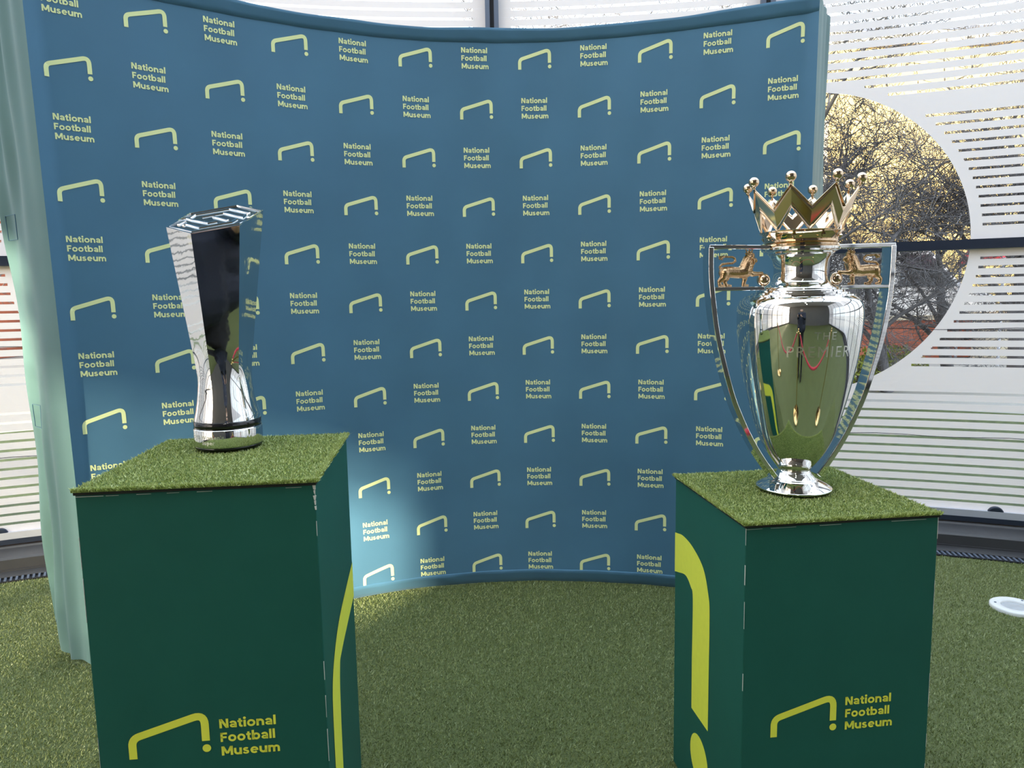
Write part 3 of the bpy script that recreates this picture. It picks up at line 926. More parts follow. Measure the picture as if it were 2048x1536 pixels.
# ================================================================== CROWNED TROPHY
CB = Vector((0.656, 1.6235, RIGHT_H + 0.0005))
CT = empty('crowned_trophy', CB, 0.10)
tag(CT, 'large polished silver vase-shaped trophy with two handles, gilt lions and golden crown', 'trophy')
def cr_prof(P, n=5):
    return smooth_curve(P, n)
mbc = MB()
mbc.lathe([(0.0800, 0.0), (0.0838, 0.0015)] + cr_prof([(0.0838, 0.0045), (0.074, 0.0105), (0.060, 0.0175), (0.0505, 0.0215)], 4) + [(0.0500, 0.0235), (0.0475, 0.0245)] + cr_prof([(0.0465, 0.0255), (0.0405, 0.0335), (0.0370, 0.0400)], 4) + [(0.0355, 0.0405), (0.0357, 0.0440), (0.0345, 0.0455), (0.0345, 0.047)], 96, cap0=True)
mbc.build('foot', M['chrome'], CT, True)
mbc = MB()
mbc.lathe([(0.0350, 0.045)] + cr_prof([(0.0355, 0.047), (0.0510, 0.0665), (0.0661, 0.0896), (0.0845, 0.130), (0.0995, 0.1816), (0.1110, 0.228), (0.1206, 0.2725), (0.1282, 0.318), (0.1333, 0.3621), (0.1352, 0.390), (0.1350, 0.412), (0.1325, 0.4265), (0.1270, 0.4370), (0.1170, 0.4445)], 6), 128)
mbc.build('bowl', M['chrome'], CT, True)
mbc = MB()
mbc.lathe([(0.1172, 0.4444), (0.1165, 0.4480), (0.1060, 0.4495), (0.1050, 0.4530), (0.0960, 0.4545), (0.0950, 0.4580), (0.0840, 0.4600), (0.0830, 0.4640)] + cr_prof([(0.0800, 0.4655), (0.0690, 0.4705), (0.0610, 0.4780), (0.0575, 0.4900), (0.0566, 0.5000), (0.0574, 0.5145), (0.0605, 0.5270), (0.0665, 0.5370)], 5) + [(0.0720, 0.5400), (0.0725, 0.5430), (0.0770, 0.5440), (0.0835, 0.5475), (0.0840, 0.5520), (0.0800, 0.5545), (0.0780, 0.5550)], 128)
nk = mbc.build('neck', M['chrome'], CT, True)
e_ = nk.modifiers.new('edges', 'EDGE_SPLIT'); e_.split_angle = math.radians(50)
mbc = MB()
mbc.lathe([(0.0770, 0.5545), (0.0800, 0.5560), (0.0805, 0.5600), (0.0770, 0.5620), (0.0762, 0.5640), (0.0790, 0.5650), (0.0792, 0.5675), (0.0765, 0.5695), (0.0785, 0.575), (0.0845, 0.5840), (0.0885, 0.5858), (0.0890, 0.5878), (0.0865, 0.5886), (0.0760, 0.5820), (0.070, 0.575)], 96)
cb_ = mbc.build('crown_band', M['gilt'], CT, True)
e_ = cb_.modifiers.new('edges', 'EDGE_SPLIT'); e_.split_angle = math.radians(50)
# zigzag crown: 8 points
crown = empty('crown', (0, 0, 0)); crown.parent = CT
NSEG = 8
PH0 = math.radians(-90 - 13 + 22 - 0.10 * 57.3 + 3)
def crad(z):
    u = (z - 0.585) / (0.681 - 0.585)
    return 0.0850 + 0.0335 * u
def zig(ph, lo, hi):
    q = ((ph - PH0) / (2 * PI / NSEG)) % 1.0
    return lo + (hi - lo) * (1 - 2 * min(q, 1 - q))
def crown_pt(ph, z, dr=0.0):
    r = crad(z) + dr
    return Vector((r * math.cos(ph), r * math.sin(ph), z))
KEYS = []                          # alternating points and valleys, flat facets between them
for k in range(2 * NSEG):
    ph = PH0 + PI * k / NSEG
    KEYS.append((ph, 0.6800 if k % 2 == 0 else 0.6345, 0.6340 if k % 2 == 0 else 0.5862))
NZ = 2 * NSEG
mz = MB(); NU, NV = 6, 4
for k in range(NZ):
    a = KEYS[k]; b = KEYS[(k + 1) % NZ]
    lay = []
    for dr in (0.0, -0.0026):
        c00, c01 = crown_pt(a[0], a[2], dr), crown_pt(a[0], a[1], dr)
        c10, c11 = crown_pt(b[0], b[2], dr), crown_pt(b[0], b[1], dr)
        lay.append([[c00.lerp(c10, u / NU).lerp(c01.lerp(c11, u / NU), w / NV) for w in range(NV + 1)] for u in range(NU + 1)])
    vs = [p for L_ in lay for row in L_ for p in row]; fs = []; o2_ = (NU + 1) * (NV + 1)
    for u in range(NU):
        for w in range(NV):
            q = u * (NV + 1) + w
            fs.append((q, q + NV + 1, q + NV + 2, q + 1)); fs.append((o2_ + q, o2_ + q + 1, o2_ + q + NV + 2, o2_ + q + NV + 1))
        for w in (0, NV):
            q = u * (NV + 1) + w; fs.append((q, q + NV + 1, o2_ + q + NV + 1, o2_ + q))
    mz.add(vs, fs)
mz.build('zigzag', M['gilt'], crown, True)
for which in (1, 2):               # raised bead along the upper and the lower edge
    pts = []
    for k in range(NZ):
        a = KEYS[k]; b = KEYS[(k + 1) % NZ]
        pa = crown_pt(a[0], a[which], 0.0004); pb = crown_pt(b[0], b[which], 0.0004)
        for q in range(5): pts.append(pa.lerp(pb, q / 5))
    mbc = MB(); mbc.tube(pts + [pts[0]], 0.0014, 6, caps=False)
    mbc.build('edge_bead', M['gilt'], crown, True)
ballm = MB(); ballm.ball((0, 0, 0), 0.0112, 28, 18); ballm.tube([(0, 0, -0.0150), (0, 0, -0.008)], [0.0035, 0.0052], 14)
bme = None
for k in range(NSEG):
    ph = PH0 + 2 * PI * k / NSEG
    if bme is None:
        bo = ballm.build('ball', M['gilt'], crown, True); bme = bo.data
    else:
        bo = link('ball', bme, None, crown)
    bo.location = (0.1195 * math.cos(ph), 0.1195 * math.sin(ph), 0.6950)
stud = None
for k in range(NSEG):
    ph = PH0 + 2 * PI * (k + 0.02) / NSEG
    if stud is None:
        ms = MB(); ms.add([(0.006, 0, 0), (0, 0.006, 0), (0, 0, 0.0075), (0, -0.006, 0), (0, 0, -0.0075), (-0.002, 0, 0)],
                          [(0, 1, 2), (0, 2, 3), (0, 3, 4), (0, 4, 1), (5, 2, 1), (5, 3, 2), (5, 4, 3), (5, 1, 4)])
        so = ms.build('stud', M['gilt'], crown); stud = so.data
    else: so = link('stud', stud, None, crown)
    so.location = (0.0805 * math.cos(ph), 0.0805 * math.sin(ph), 0.5765); so.rotation_euler = (0, 0, ph)

# handles
def sweep_rect(path, tw, dp, name, mat, parent):
    """rectangular bar in the x-z plane: tw across, dp in y"""
    P = [Vector((p[0], p[1])) for p in path]
    v2, _ = ribbon([(p.x, p.y) for p in P], tw)
    n = len(P); vs = []
    for i in range(n):
        a = v2[2*i]; b = v2[2*i+1]
        vs += [(a[0], -dp/2, a[1]), (b[0], -dp/2, b[1]), (b[0], dp/2, b[1]), (a[0], dp/2, a[1])]
    fs = []
    for i in range(n - 1):
        for j in range(4):
            fs.append((4*i+j, 4*i+(j+1) % 4, 4*i+4+(j+1) % 4, 4*i+4+j))
    fs += [(3, 2, 1, 0), (4*n-4, 4*n-3, 4*n-2, 4*n-1)]
    bm = bmesh.new(); me = mesh_data(name, vs, fs); bm.from_mesh(me)
    bmesh.ops.recalc_face_normals(bm, faces=bm.faces); bm.to_mesh(me); bm.free()
    o = link(name, me, mat, parent); bevel(o, 0.0016, 3, 0.8)
    return o
for sg in (-1, 1):
    outer = smooth_curve([(0.2145 if sg < 0 else 0.2125, 0.556), (0.2140 if sg < 0 else 0.2120, 0.50), (0.2085, 0.441), (0.1990, 0.375), (0.1850, 0.312), (0.1600, 0.225), (0.1345, 0.163), (0.1085, 0.112), (0.080, 0.067), (0.052, 0.030)], 5)
    h_ = sweep_rect([(sg * p[0], p[1]) for p in outer], 0.0120, 0.037, 'handle', M['chrome'], CT)
    b1 = sweep_rect([(sg * 0.078, 0.5515), (sg * 0.2178, 0.5590)] if False else [(sg * 0.078, 0.5545), (sg * 0.2182, 0.5565)], 0.0095, 0.034, 'top_bar', M['chrome'], CT)
    b2 = sweep_rect([(sg * 0.090, 0.4640), (sg * 0.2085, 0.4640)], 0.0085, 0.034, 'cross_bar', M['chrome'], CT)

# lions
def capsule_mesh(parts, voxel, name, mat, parent, smooth_it=4, flip=False):
    """parts: list of (p0, p1, r0, r1) tapered capsules fused into one continuous surface"""
    mbx = MB()
    for p0, p1, r0, r1 in parts:
        p0 = Vector(p0); p1 = Vector(p1)
        if (p1 - p0).length < 1e-6:
            mbx.ball(p0, r0, 14, 9); continue
        mbx.ball(p0, r0, 12, 8); mbx.ball(p1, r1, 12, 8)
        mbx.tube([p0, p1], [r0, r1], 12)
    o = mbx.build(name, mat, parent)
    rm = o.modifiers.new('fuse', 'REMESH'); rm.mode = 'VOXEL'; rm.voxel_size = voxel; rm.use_smooth_shade = True
    if smooth_it:
        sm = o.modifiers.new('soften', 'SMOOTH'); sm.iterations = smooth_it; sm.factor = 0.5
    return o

def lion_parts():
    # drawn facing +x; units of 1 mm, ground at z = 0
    c = []
    A = lambda p, q, r0, r1: c.append((tuple(k * 0.001 for k in p), tuple(k * 0.001 for k in q), (r0 * 1.12 + 0.35) * 0.001, (r1 * 1.12 + 0.35) * 0.001))
    A((-32, 0, 32), (-20, 0, 33), 12, 11.5); A((-20, 0, 33), (0, 0, 31.5), 11.5, 11.5); A((0, 0, 31.5), (16, 0, 34), 11.5, 13)       # trunk
    A((16, 0, 36), (21, 0, 50), 13.5, 12.5); A((21, 0, 50), (25, 0, 62), 12.5, 10); A((12, 0, 44), (20, 0, 60), 9, 9)      # chest and mane
    A((26, 0, 64), (28, 0, 68), 8.5, 8); A((30, 0, 62), (38, 0, 59), 6, 4.2); A((38, 0, 58), (40, 0, 57.5), 4, 3.5)      # head, muzzle
    A((30, 0, 55), (35, 0, 53), 4.5, 3)                                                                                   # beard
    for yy, dx in ((-5, 0), (5, 0)): A((22, yy, 70), (20, yy * 1.3, 74), 2.6, 2)                                          # ears
    # hind legs
    A((-34, -4, 32), (-37, -5, 22), 10, 7); A((-37, -5, 22), (-46, -5, 13), 6.2, 4.2); A((-46, -5, 13), (-45, -5, 4), 4, 3.6); A((-45, -5, 3), (-37, -5, 2.6), 3.2, 2.8)
    A((-30, 4, 30), (-26, 5, 20), 9, 6.2); A((-26, 5, 20), (-30, 5, 12), 5.6, 4.2); A((-30, 5, 12), (-26, 5, 4), 4.2, 3.6); A((-26, 5, 3), (-16, 5, 2.6), 3.2, 2.8)
    # standing foreleg
    A((15, 4, 32), (17, 5, 18), 8.5, 5.4); A((17, 5, 18), (14, 5, 4), 4.8, 3.7); A((14, 5, 3), (24, 5, 2.6), 3.2, 2.6)
    # raised foreleg resting on the ball
    A((20, -4, 34), (31, -5, 28), 7.5, 5.4); A((31, -5, 28), (46, -4, 28.5), 5, 3.6); A((46, -4, 28.5), (53, -3, 29.5), 3.8, 3.4)
    # tail
    T = [(-41, 0, 36), (-43.5, 0, 45), (-38, 0, 51), (-26, 0, 52.5), (-14, 0, 53), (-7.5, 0, 57), (-8.5, 0, 63), (-14, 0, 66.5), (-24, 0, 67), (-34, 0, 67.5)]
    for a, b in zip(T[:-1], T[1:]): A(a, b, 2.0, 1.8)
    A((-36, 0, 67), (-43, 0, 64), 2.8, 3.2); A((-40, 0, 66), (-46, 0, 68.5), 2.4, 0.8); A((-40, 0, 64), (-38, 0, 60), 2.4, 0.8)
    return c
lion = capsule_mesh(lion_parts(), 0.0011, 'lion', M['gilt_cast'], CT, 1)
lion['label'] = 'cast gilt lion with a paw on a ball'
lion.location = (-0.1445, 0, 0.4683)
lb = MB(); lb.ball((0.0590, 0, 0.0148), 0.0148, 28, 18)
lball = lb.build('ball', M['gilt'], lion, True)
lc_ = MB(); lc_.lathe([(0.0055, 0.0745), (0.0062, 0.0765), (0.0060, 0.0785)], 16, cx=0.0245)
for k in range(6):
    a = 2 * PI * k / 6
    lc_.tube([(0.0245 + 0.006 * math.cos(a), 0.006 * math.sin(a), 0.077), (0.0245 + 0.0085 * math.cos(a), 0.0085 * math.sin(a), 0.0835)], [0.0017, 0.0007], 6)
    lc_.ball((0.0245 + 0.0087 * math.cos(a), 0.0087 * math.sin(a), 0.084), 0.0012, 8, 6)
lc_.build('lion_crown', M['gilt'], lion, True)
# mane locks
lm_ = MB()
rl = random.Random(3)
for k in range(90):
    u = rl.random(); a = rl.uniform(-PI, PI)
    cx_, cz_ = 0.016 + 0.012 * u, 0.036 + 0.030 * u
    rr = 0.0128 - 0.001 * u
    p = Vector((cx_ + rr * 0.95 * math.cos(a), rr * math.sin(a), cz_ + rl.uniform(-0.004, 0.004)))
    if p.x > 0.033: continue
    lm_.tube([p, p + Vector((rl.uniform(-0.001, 0.002), 0.0012 * math.sin(a), -0.0045)), p + Vector((rl.uniform(-0.002, 0.002), 0.0005 * math.sin(a), -0.0085))], [0.0013, 0.0019, 0.0004], 6)
lm_.build('mane', M['gilt_cast'], lion, True)
lion2 = copy_tree(lion, CT)
lion2.scale = (-1, 1, 1); lion2.location = (0.1445, 0, 0.4683)
# engraved title on the bowl
def bowl_r(z):
    zs = [0.2725, 0.318, 0.3621, 0.390, 0.412]; rs = [0.1206, 0.1282, 0.1333, 0.1352, 0.1350]
    return float(np.interp(z, zs, rs))
for tx, zz, sz in (('THE', 0.353, 0.024), ('PREMIER', 0.316, 0.034)):
    tv, tf_ = text2d(tx, sz, 0.0)
    pv = []
    for p in tv:
        z = zz + p[1]; r = bowl_r(z) + 0.0004; a = -PI/2 - 0.12 - (0.0 if tx != 'THE' else -0.06) + p[0] / 0.13
        pv.append((r * math.cos(a), r * math.sin(a), z))
    obj('engraving', pv, tf_, M['etched'], CT)

# ================================================================== RECESSED FLOOR LIGHT
M['white_plastic'] = princ('white_plastic', (0.80, 0.80, 0.79), 0.35, var=0.04)
M['lens'] = princ('frosted_lens', (0.45, 0.47, 0.50), 0.12, spec=0.6, var=0.2, vscale=40)
fl_e = empty('floor_uplight', (1.965, 2.667, 0))
tag(fl_e, 'round white recessed uplight set into the turf near the grille', 'floor light')
mbf = MB(); mbf.lathe([(0.086, 0.0), (0.086, 0.011), (0.080, 0.0145), (0.052, 0.0145), (0.048, 0.010), (0.047, 0.004)], 48)
mbf.build('ring', M['white_plastic'], fl_e, True)
mbf = MB(); mbf.lathe([(0.0475, 0.006), (0.03, 0.0085), (0.001, 0.0095)], 40, cap1=True); mbf.build('lens', M['lens'], fl_e, True)
for k in range(3):
    a = 0.6 + 2 * PI * k / 3
    mbf = MB(); mbf.lathe([(0.0045, 0.0143), (0.004, 0.0165), (0.001, 0.0168)], 12, cx=0.066 * math.cos(a), cy=0.066 * math.sin(a), cap1=True)
    mbf.build('screw', M['alu_mid'], fl_e, True)

# ================================================================== CEILING LIGHTS
M['lamp_body'] = princ('white_lamp_housing', (0.75, 0.75, 0.74), 0.5, var=0.03)
def emit(name, col, st):
    ma, nt, out = nodes_of(name)
    e = N(nt, 'ShaderNodeEmission'); e.inputs[0].default_value = (*col, 1); e.inputs[1].default_value = st
    nt.links.new(e.outputs[0], out.inputs[0]); return ma
M['lamp_glow'] = emit('led_diffuser', (1.0, 0.95, 0.88), LAMP)
for lx_, ly_, wh in ((0.30, -0.9, 'nearest the trophies'), (0.15, -2.4, 'in the middle of the row'), (0.0, -4.2, 'at the back of the row')):
    e = empty('ceiling_spotlight', (lx_, ly_, CEIL - 0.16))
    tag(e, 'small round white ceiling downlight ' + wh, 'ceiling light', 'ceiling downlights')
    mbl = MB(); mbl.lathe([(0.085, 0.0), (0.095, 0.0), (0.095, 0.16)], 32); mbl.lathe([(0.085, 0.0), (0.075, 0.03)], 32); mbl.build('housing', M['lamp_body'], e, False)
    mbl = MB(); mbl.lathe([(0.0755, 0.025), (0.001, 0.025)], 32); mbl.build('diffuser', M['lamp_glow'], e)

# ================================================================== ROPE BARRIER (seen mirrored in the trophies)
M['brass'] = princ('polished_brass', (0.80, 0.58, 0.26), 0.12, metal=1.0, rvar=0.04)
M['rope'] = princ('red_velvet_rope', (0.48, 0.012, 0.03), 0.75, sheen=0.5, var=0.12, vscale=80)
posts = [(-1.35, 0.36, 'at the left end of the rope barrier'), (0.17, 0.36, 'in the middle of the rope barrier'), (1.55, 0.40, 'at the right end of the rope barrier')]
for x, y, wh in posts:
    e = empty('stanchion', (x, y, 0)); tag(e, 'polished brass stanchion ' + wh, 'stanchion', 'brass rope stanchions')
    q = MB(); q.lathe([(0.15, 0.012), (0.152, 0.02), (0.13, 0.032), (0.05, 0.045), (0.026, 0.055)], 48, cap0=True); q.build('base', M['brass'], e, True)
    q = MB(); q.lathe([(0.019, 0.05), (0.019, 0.88), (0.026, 0.885), (0.026, 0.90)], 24); q.build('post', M['brass'], e, True)
    q = MB(); q.lathe([(0.026, 0.90), (0.033, 0.905), (0.033, 0.915), (0.015, 0.92)], 24); q.ball((0, 0, 0.94), 0.024, 20, 12); q.build('finial', M['brass'], e, True)
for (x0, y0, _), (x1, y1, _), wh in ((posts[0], posts[1], 'on the left'), (posts[1], posts[2], 'on the right')):
    e = empty('barrier_rope', ((x0 + x1) / 2, (y0 + y1) / 2, 0)); tag(e, 'red velvet rope hanging between the brass stanchions ' + wh, 'rope', 'red barrier ropes')
    c0 = Vector(e.location); pts = []
    d_ = (Vector((x1, y1, 0)) - Vector((x0, y0, 0))); ln = d_.length; d_.normalize()
    a = Vector((x0, y0, 0)) + d_ * 0.06; b = Vector((x1, y1, 0)) - d_ * 0.06
    for k in range(33):
        u = k / 32; p = a.lerp(b, u); p.z = 0.875 - 0.30 * (1 - (2 * u - 1) ** 2)
        pts.append(p - c0)
    q = MB(); q.tube(pts, 0.016, 12); q.build('rope', M['rope'], e, True)
    for p, dd in ((pts[0], -1), (pts[-1], 1)):
        q = MB(); q.tube([p - d_ * 0.02 * dd, p + d_ * 0.025 * dd + Vector((0, 0, 0.01))], [0.019, 0.012], 12); q.build('end_cap', M['brass'], e, True)

# ================================================================== PHOTOGRAPHER (seen mirrored in the trophies)
M['coat'] = princ('navy_coat', (0.010, 0.013, 0.026), 0.75, var=0.2, vscale=14)
M['trousers'] = princ('black_trousers', (0.010, 0.010, 0.013), 0.8, var=0.15)
M['skin'] = princ('skin', (0.52, 0.32, 0.23), 0.5, var=0.06)
M['hair'] = princ('brown_hair', (0.045, 0.028, 0.018), 0.6, var=0.2, vscale=60)
M['shoe'] = princ('black_leather', (0.012, 0.012, 0.012), 0.35, var=0.1)
M['phone'] = princ('black_phone', (0.01, 0.01, 0.012), 0.2, spec=0.6, var=0.05)
PX, PY = 0.04, -0.44
pe = empty('person', (PX, PY, 0))
tag(pe, 'standing person in a dark navy coat holding up a phone behind the rope', 'person')
skin = [((0, 0.0, 1.44), (0, 0.03, 1.53), 0.055, 0.052), ((0, 0.045, 1.60), (0, 0.03, 1.66), 0.082, 0.088), ((0, 0.075, 1.565), (0, 0.09, 1.56), 0.055, 0.045),
        ((0, 0.125, 1.60), (0, 0.138, 1.588), 0.010, 0.013), ((0.082, 0.03, 1.615), (0.084, 0.025, 1.59), 0.016, 0.012), ((-0.082, 0.03, 1.615), (-0.084, 0.025, 1.59), 0.016, 0.012)]
for sg in (-1, 1):
    skin += [((sg * 0.115, 0.30, 1.185), (sg * 0.098, 0.345, 1.205), 0.026, 0.024), ((sg * 0.098, 0.345, 1.205), (sg * 0.094, 0.385, 1.235), 0.026, 0.025)]
    for q, (zz, ln) in enumerate(((1.275, 0.060), (1.255, 0.066), (1.234, 0.062), (1.214, 0.050))):
        skin += [((sg * 0.096, 0.395, zz - 0.006), (sg * 0.090, 0.425, zz), 0.0095, 0.009), ((sg * 0.090, 0.425, zz), (sg * (0.090 - ln * 0.45), 0.432, zz + 0.002), 0.009, 0.0078)]
    skin += [((sg * 0.096, 0.360, 1.235), (sg * 0.080, 0.378, 1.262), 0.011, 0.010), ((sg * 0.080, 0.378, 1.262), (sg * 0.060, 0.390, 1.268), 0.0098, 0.0085)]
capsule_mesh(skin, 0.006, 'body', M['skin'], pe, 2)
coat = [((0, 0.0, 0.84), (0, 0.0, 1.05), 0.19, 0.185), ((0, 0.0, 1.05), (0, -0.005, 1.28), 0.16, 0.165), ((-0.10, -0.01, 1.33), (0.10, -0.01, 1.33), 0.12, 0.12), ((0, -0.005, 1.36), (0, 0.005, 1.46), 0.10, 0.068),
        ((-0.13, 0, 0.86), (0.13, 0, 0.86), 0.14, 0.14), ((-0.13, 0, 1.2), (0.13, 0, 1.2), 0.14, 0.14), ((-0.13, 0, 1.02), (0.13, 0, 1.02), 0.14, 0.14)]
for sg in (-1, 1):
    coat += [((sg * 0.185, -0.01, 1.365), (sg * 0.235, 0.06, 1.125), 0.072, 0.056), ((sg * 0.235, 0.06, 1.125), (sg * 0.125, 0.285, 1.178), 0.055, 0.040)]
capsule_mesh(coat, 0.012, 'coat', M['coat'], pe, 3)
tr_ = []
for sg in (-1, 1):
    tr_ += [((sg * 0.085, 0, 0.90), (sg * 0.095, 0.01, 0.50), 0.098, 0.066), ((sg * 0.095, 0.01, 0.50), (sg * 0.10, -0.01, 0.10), 0.063, 0.050)]
capsule_mesh(tr_, 0.012, 'trousers', M['trousers'], pe, 3)
for sg in (-1, 1):
    capsule_mesh([((sg * 0.10, -0.03, 0.048), (sg * 0.11, 0.16, 0.038), 0.046, 0.037), ((sg * 0.10, -0.02, 0.08), (sg * 0.10, 0.0, 0.10), 0.048, 0.046)], 0.008, 'shoe', M['shoe'], pe, 3)
capsule_mesh([((0, 0.0, 1.66), (0, -0.01, 1.60), 0.098, 0.088), ((0, 0.04, 1.70), (0, -0.03, 1.69), 0.075, 0.08), ((0, -0.045, 1.56), (0, -0.04, 1.52), 0.06, 0.05)], 0.008, 'hair', M['hair'], pe, 3)
ph_ = empty('phone', (0, -0.045, CAM_H)); tag(ph_, 'black smartphone held sideways in the photographer\'s hands', 'phone')
q = MB(); q.box(-0.078, 0.078, -0.004, 0.004, -0.037, 0.037); bevel(q.build('case', M['phone'], ph_), 0.0035, 3)
q = MB(); q.box(-0.073, 0.073, -0.0045, -0.0041, -0.033, 0.033); q.build('screen', M['black_gloss'], ph_)

# ================================================================== OUTSIDE
M['paving'] = princ('pale_paving', (0.30, 0.29, 0.27), 0.85, var=0.15, vscale=1.2)
M['lawn'] = turf_mat('lawn_green', (0.04, 0.06, 0.02), (0.085, 0.11, 0.045), 14, 0.6)
M['bark'] = princ('grey_bark', (0.14, 0.13, 0.135), 0.9, var=0.35, vscale=4)
M['stone'] = princ('yellow_sandstone', (0.52, 0.38, 0.15), 0.85, var=0.38, vscale=1.1)
M['stone_trim'] = princ('pale_stone_trim', (0.58, 0.50, 0.36), 0.85, var=0.1)
M['roof'] = princ('slate_roof', (0.10, 0.10, 0.12), 0.7, var=0.15)
M['pane_far'] = princ('dark_window_glass', (0.05, 0.06, 0.08), 0.08, spec=0.8, var=0.2)
M['render'] = princ('grey_render', (0.17, 0.17, 0.17), 0.85, var=0.15, vscale=2)
M['brick'] = princ('red_brick', (0.42, 0.13, 0.075), 0.85, var=0.2, vscale=6)
M['leaf'] = princ('yellow_green_leaf', (0.30, 0.34, 0.05), 0.7, var=0.3, vscale=12)
M['van'] = princ('white_van_paint', (0.80, 0.80, 0.80), 0.25, spec=0.6, var=0.02)
M['rubber'] = princ('tyre_rubber', (0.015, 0.015, 0.015), 0.8, var=0.1)
M['canopy'] = princ('red_canvas', (0.55, 0.03, 0.05), 0.7, var=0.1)

gp = []
for k in range(61):
    t = -TEND + 2 * TEND * k / 60
    gp.append(W(t, -0.01, 0.0))
inner = gp
n = len(inner)
outer = [(p[0] * 60 / RF * 0.9, YC + (p[1] - YC) * 60 / RF * 0.9, -0.01) for p in inner]
lawn_o = [(p[0] * 1.72, YC + (p[1] - YC) * 1.72, -0.008) for p in inner]
gv = inner + lawn_o; gf = [(i, i+1, n+i+1, n+i) for i in range(n - 1)]
tag(obj('ground_lawn', gv, [tuple(reversed(q)) for q in gf], M['lawn']), 'strip of lawn just outside the glass', 'lawn', kind='structure')
gv = lawn_o + outer
tag(obj('ground_paving', gv, [tuple(reversed(q)) for q in gf], M['paving']), 'pale paved square beyond the lawn', 'paving', kind='structure')
tag(obj('ground_rear', [(-70, -70, -0.02), (70, -70, -0.02), (70, 3, -0.02), (-70, 3, -0.02)], [(0, 1, 2, 3)], M['paving']), 'paving round the rear of the building', 'paving', kind='structure')

def tree_mesh(seed, H=6.0, levels=4):
    rg = random.Random(seed)
    trunk = MB(); br = MB()
    def grow(p, d, L, r, lev, mbx):
        pts = [p]; rad = [r]; q = p.copy(); dd = d.copy()
        ns = 4 if lev < 3 else 3
        for i in range(ns):
            dd = (dd + Vector((rg.gauss(0, 0.16), rg.gauss(0, 0.16), rg.gauss(0.03, 0.12)))).normalized()
            q = q + dd * (L / ns); pts.append(q.copy()); rad.append(max(r * (1 - 0.75 * (i + 1) / ns), 0.0035))
        mbx.tube(pts, rad, 6 if lev < 2 else (4 if lev < 3 else 3), caps=False)
        if lev >= levels: return
        nb = (9, 9, 9, 7)[min(lev, 3)]
        for k in range(nb):
            u = rg.uniform(0.22 if lev else 0.2, 1.0)
            i = min(int(u * ns), ns - 1); s = pts[i].lerp(pts[i+1], u * ns - i)
            ax = Vector((rg.gauss(0, 1), rg.gauss(0, 1), rg.gauss(0.25, 0.7))).normalized()
            nd = (dd * 0.45 + ax * 0.9).normalized()
            grow(s, nd, L * rg.uniform(0.42, 0.68), max(rad[i] * 0.5, 0.004), lev + 1, br)
    grow(Vector((0, 0, 0)), Vector((0, 0, 1)), H * 0.55, 0.13, 0, trunk)
    return trunk, br
protos = []
for sd_ in (21, 44):
    t_, b_ = tree_mesh(sd_)
    protos.append((mesh_data('trunk', t_.v, t_.f, True), mesh_data('branches', b_.v, b_.f, True)))
tree_spots = [(3.6, 8.2, 0, 0.3, 1.05, 'nearest the right-hand window, beside the backdrop edge'), (7.3, 10.2, 1, 1.4, 1.05, 'behind the round clear patch of the window'), (4.75, 8.9, 1, 0.2, 0.6, 'low and spreading beyond the round clear patch'), (6.1, 9.8, 0, 2.2, 0.66, 'small and twiggy on the lawn edge'),
              (0.4, 11.5, 0, 5.0, 1.25, 'straight behind the backdrop'), (-7.2, 9.4, 0, 2.2, 1.1, 'outside the left-hand window')]
for x, y, k, rz, sc_, wh in tree_spots:
    e = empty('bare_tree', (x, y, -0.01), rz); e.scale = (sc_, sc_, sc_)
    tag(e, 'bare winter tree with dense grey twigs ' + wh, 'tree', 'bare trees outside the glass')
    link('trunk', protos[k][0], None if protos[k][0].materials else M['bark'], e)
    link('branches', protos[k][1], None if protos[k][1].materials else M['bark'], e)

def building(x0, x1, y, h, label, nwin, mat, place=None, rz=0.0, name='stone_building'):
    e = empty(name, place or ((x0 + x1) / 2, y, 0), rz); tag(e, label, 'building', 'buildings across the square')
    cx = (x0 + x1) / 2; hw = (x1 - x0) / 2
    q = MB(); q.box(-hw, hw, 0, 6, 0, h); q.build('walls', mat, e)
    q = MB(); q.box(-hw - 0.15, hw + 0.15, -0.18, 6.1, h, h + 0.28); q.build('cornice', M['stone_trim'], e)
    q = MB(); q.add([(-hw, 0.2, h + 0.28), (hw, 0.2, h + 0.28), (hw, 5.8, h + 0.28), (-hw, 5.8, h + 0.28), (-hw + 1, 3, h + 1.5), (hw - 1, 3, h + 1.5)], [(0, 1, 5, 4), (1, 2, 5), (2, 3, 4, 5), (3, 0, 4)]); q.build('roof', M['roof'], e)
    rows = int(h // 2.7)
    for r in range(rows):
        for k in range(nwin):
            wx = -hw + (k + 0.5) * 2 * hw / nwin; wz = 0.9 + r * 2.7
            q = MB(); q.box(wx - 0.62, wx + 0.62, -0.07, 0.0, wz - 0.12, wz + 1.72); q.build('window_surround', M['stone_trim'], e)
            q = MB(); q.box(wx - 0.48, wx + 0.48, -0.075, -0.071, wz, wz + 1.6); p_ = q.build('window', M['pane_far'], e)
            q = MB(); q.box(wx - 0.02, wx + 0.02, -0.1, -0.075, wz, wz + 1.6); q.box(wx - 0.48, wx + 0.48, -0.1, -0.075, wz + 0.78, wz + 0.82); q.build('glazing_bar', M['van'], p_)
building(4.0, 22.0, 17.5, 7.0, 'long yellow sandstone building across the square on the right', 3, M['stone'])
building(-12.0, 2.5, 19.0, 6.2, 'lower yellow stone building straight behind the backdrop', 5, M['stone'])
building(-26.0, -13.0, 16.5, 6.6, 'red brick building across the square on the left', 5, M['brick'], name='brick_building')
building(-11, 11, 0, 4.7, 'added low grey terrace out of view on the left, darkening the window slits mirrored in the trophy', 8, M['render'], (-18.5, -3.0, 0), PI / 2, 'added_terrace')  # unseen terrace added so the slits mirror dark in the silver

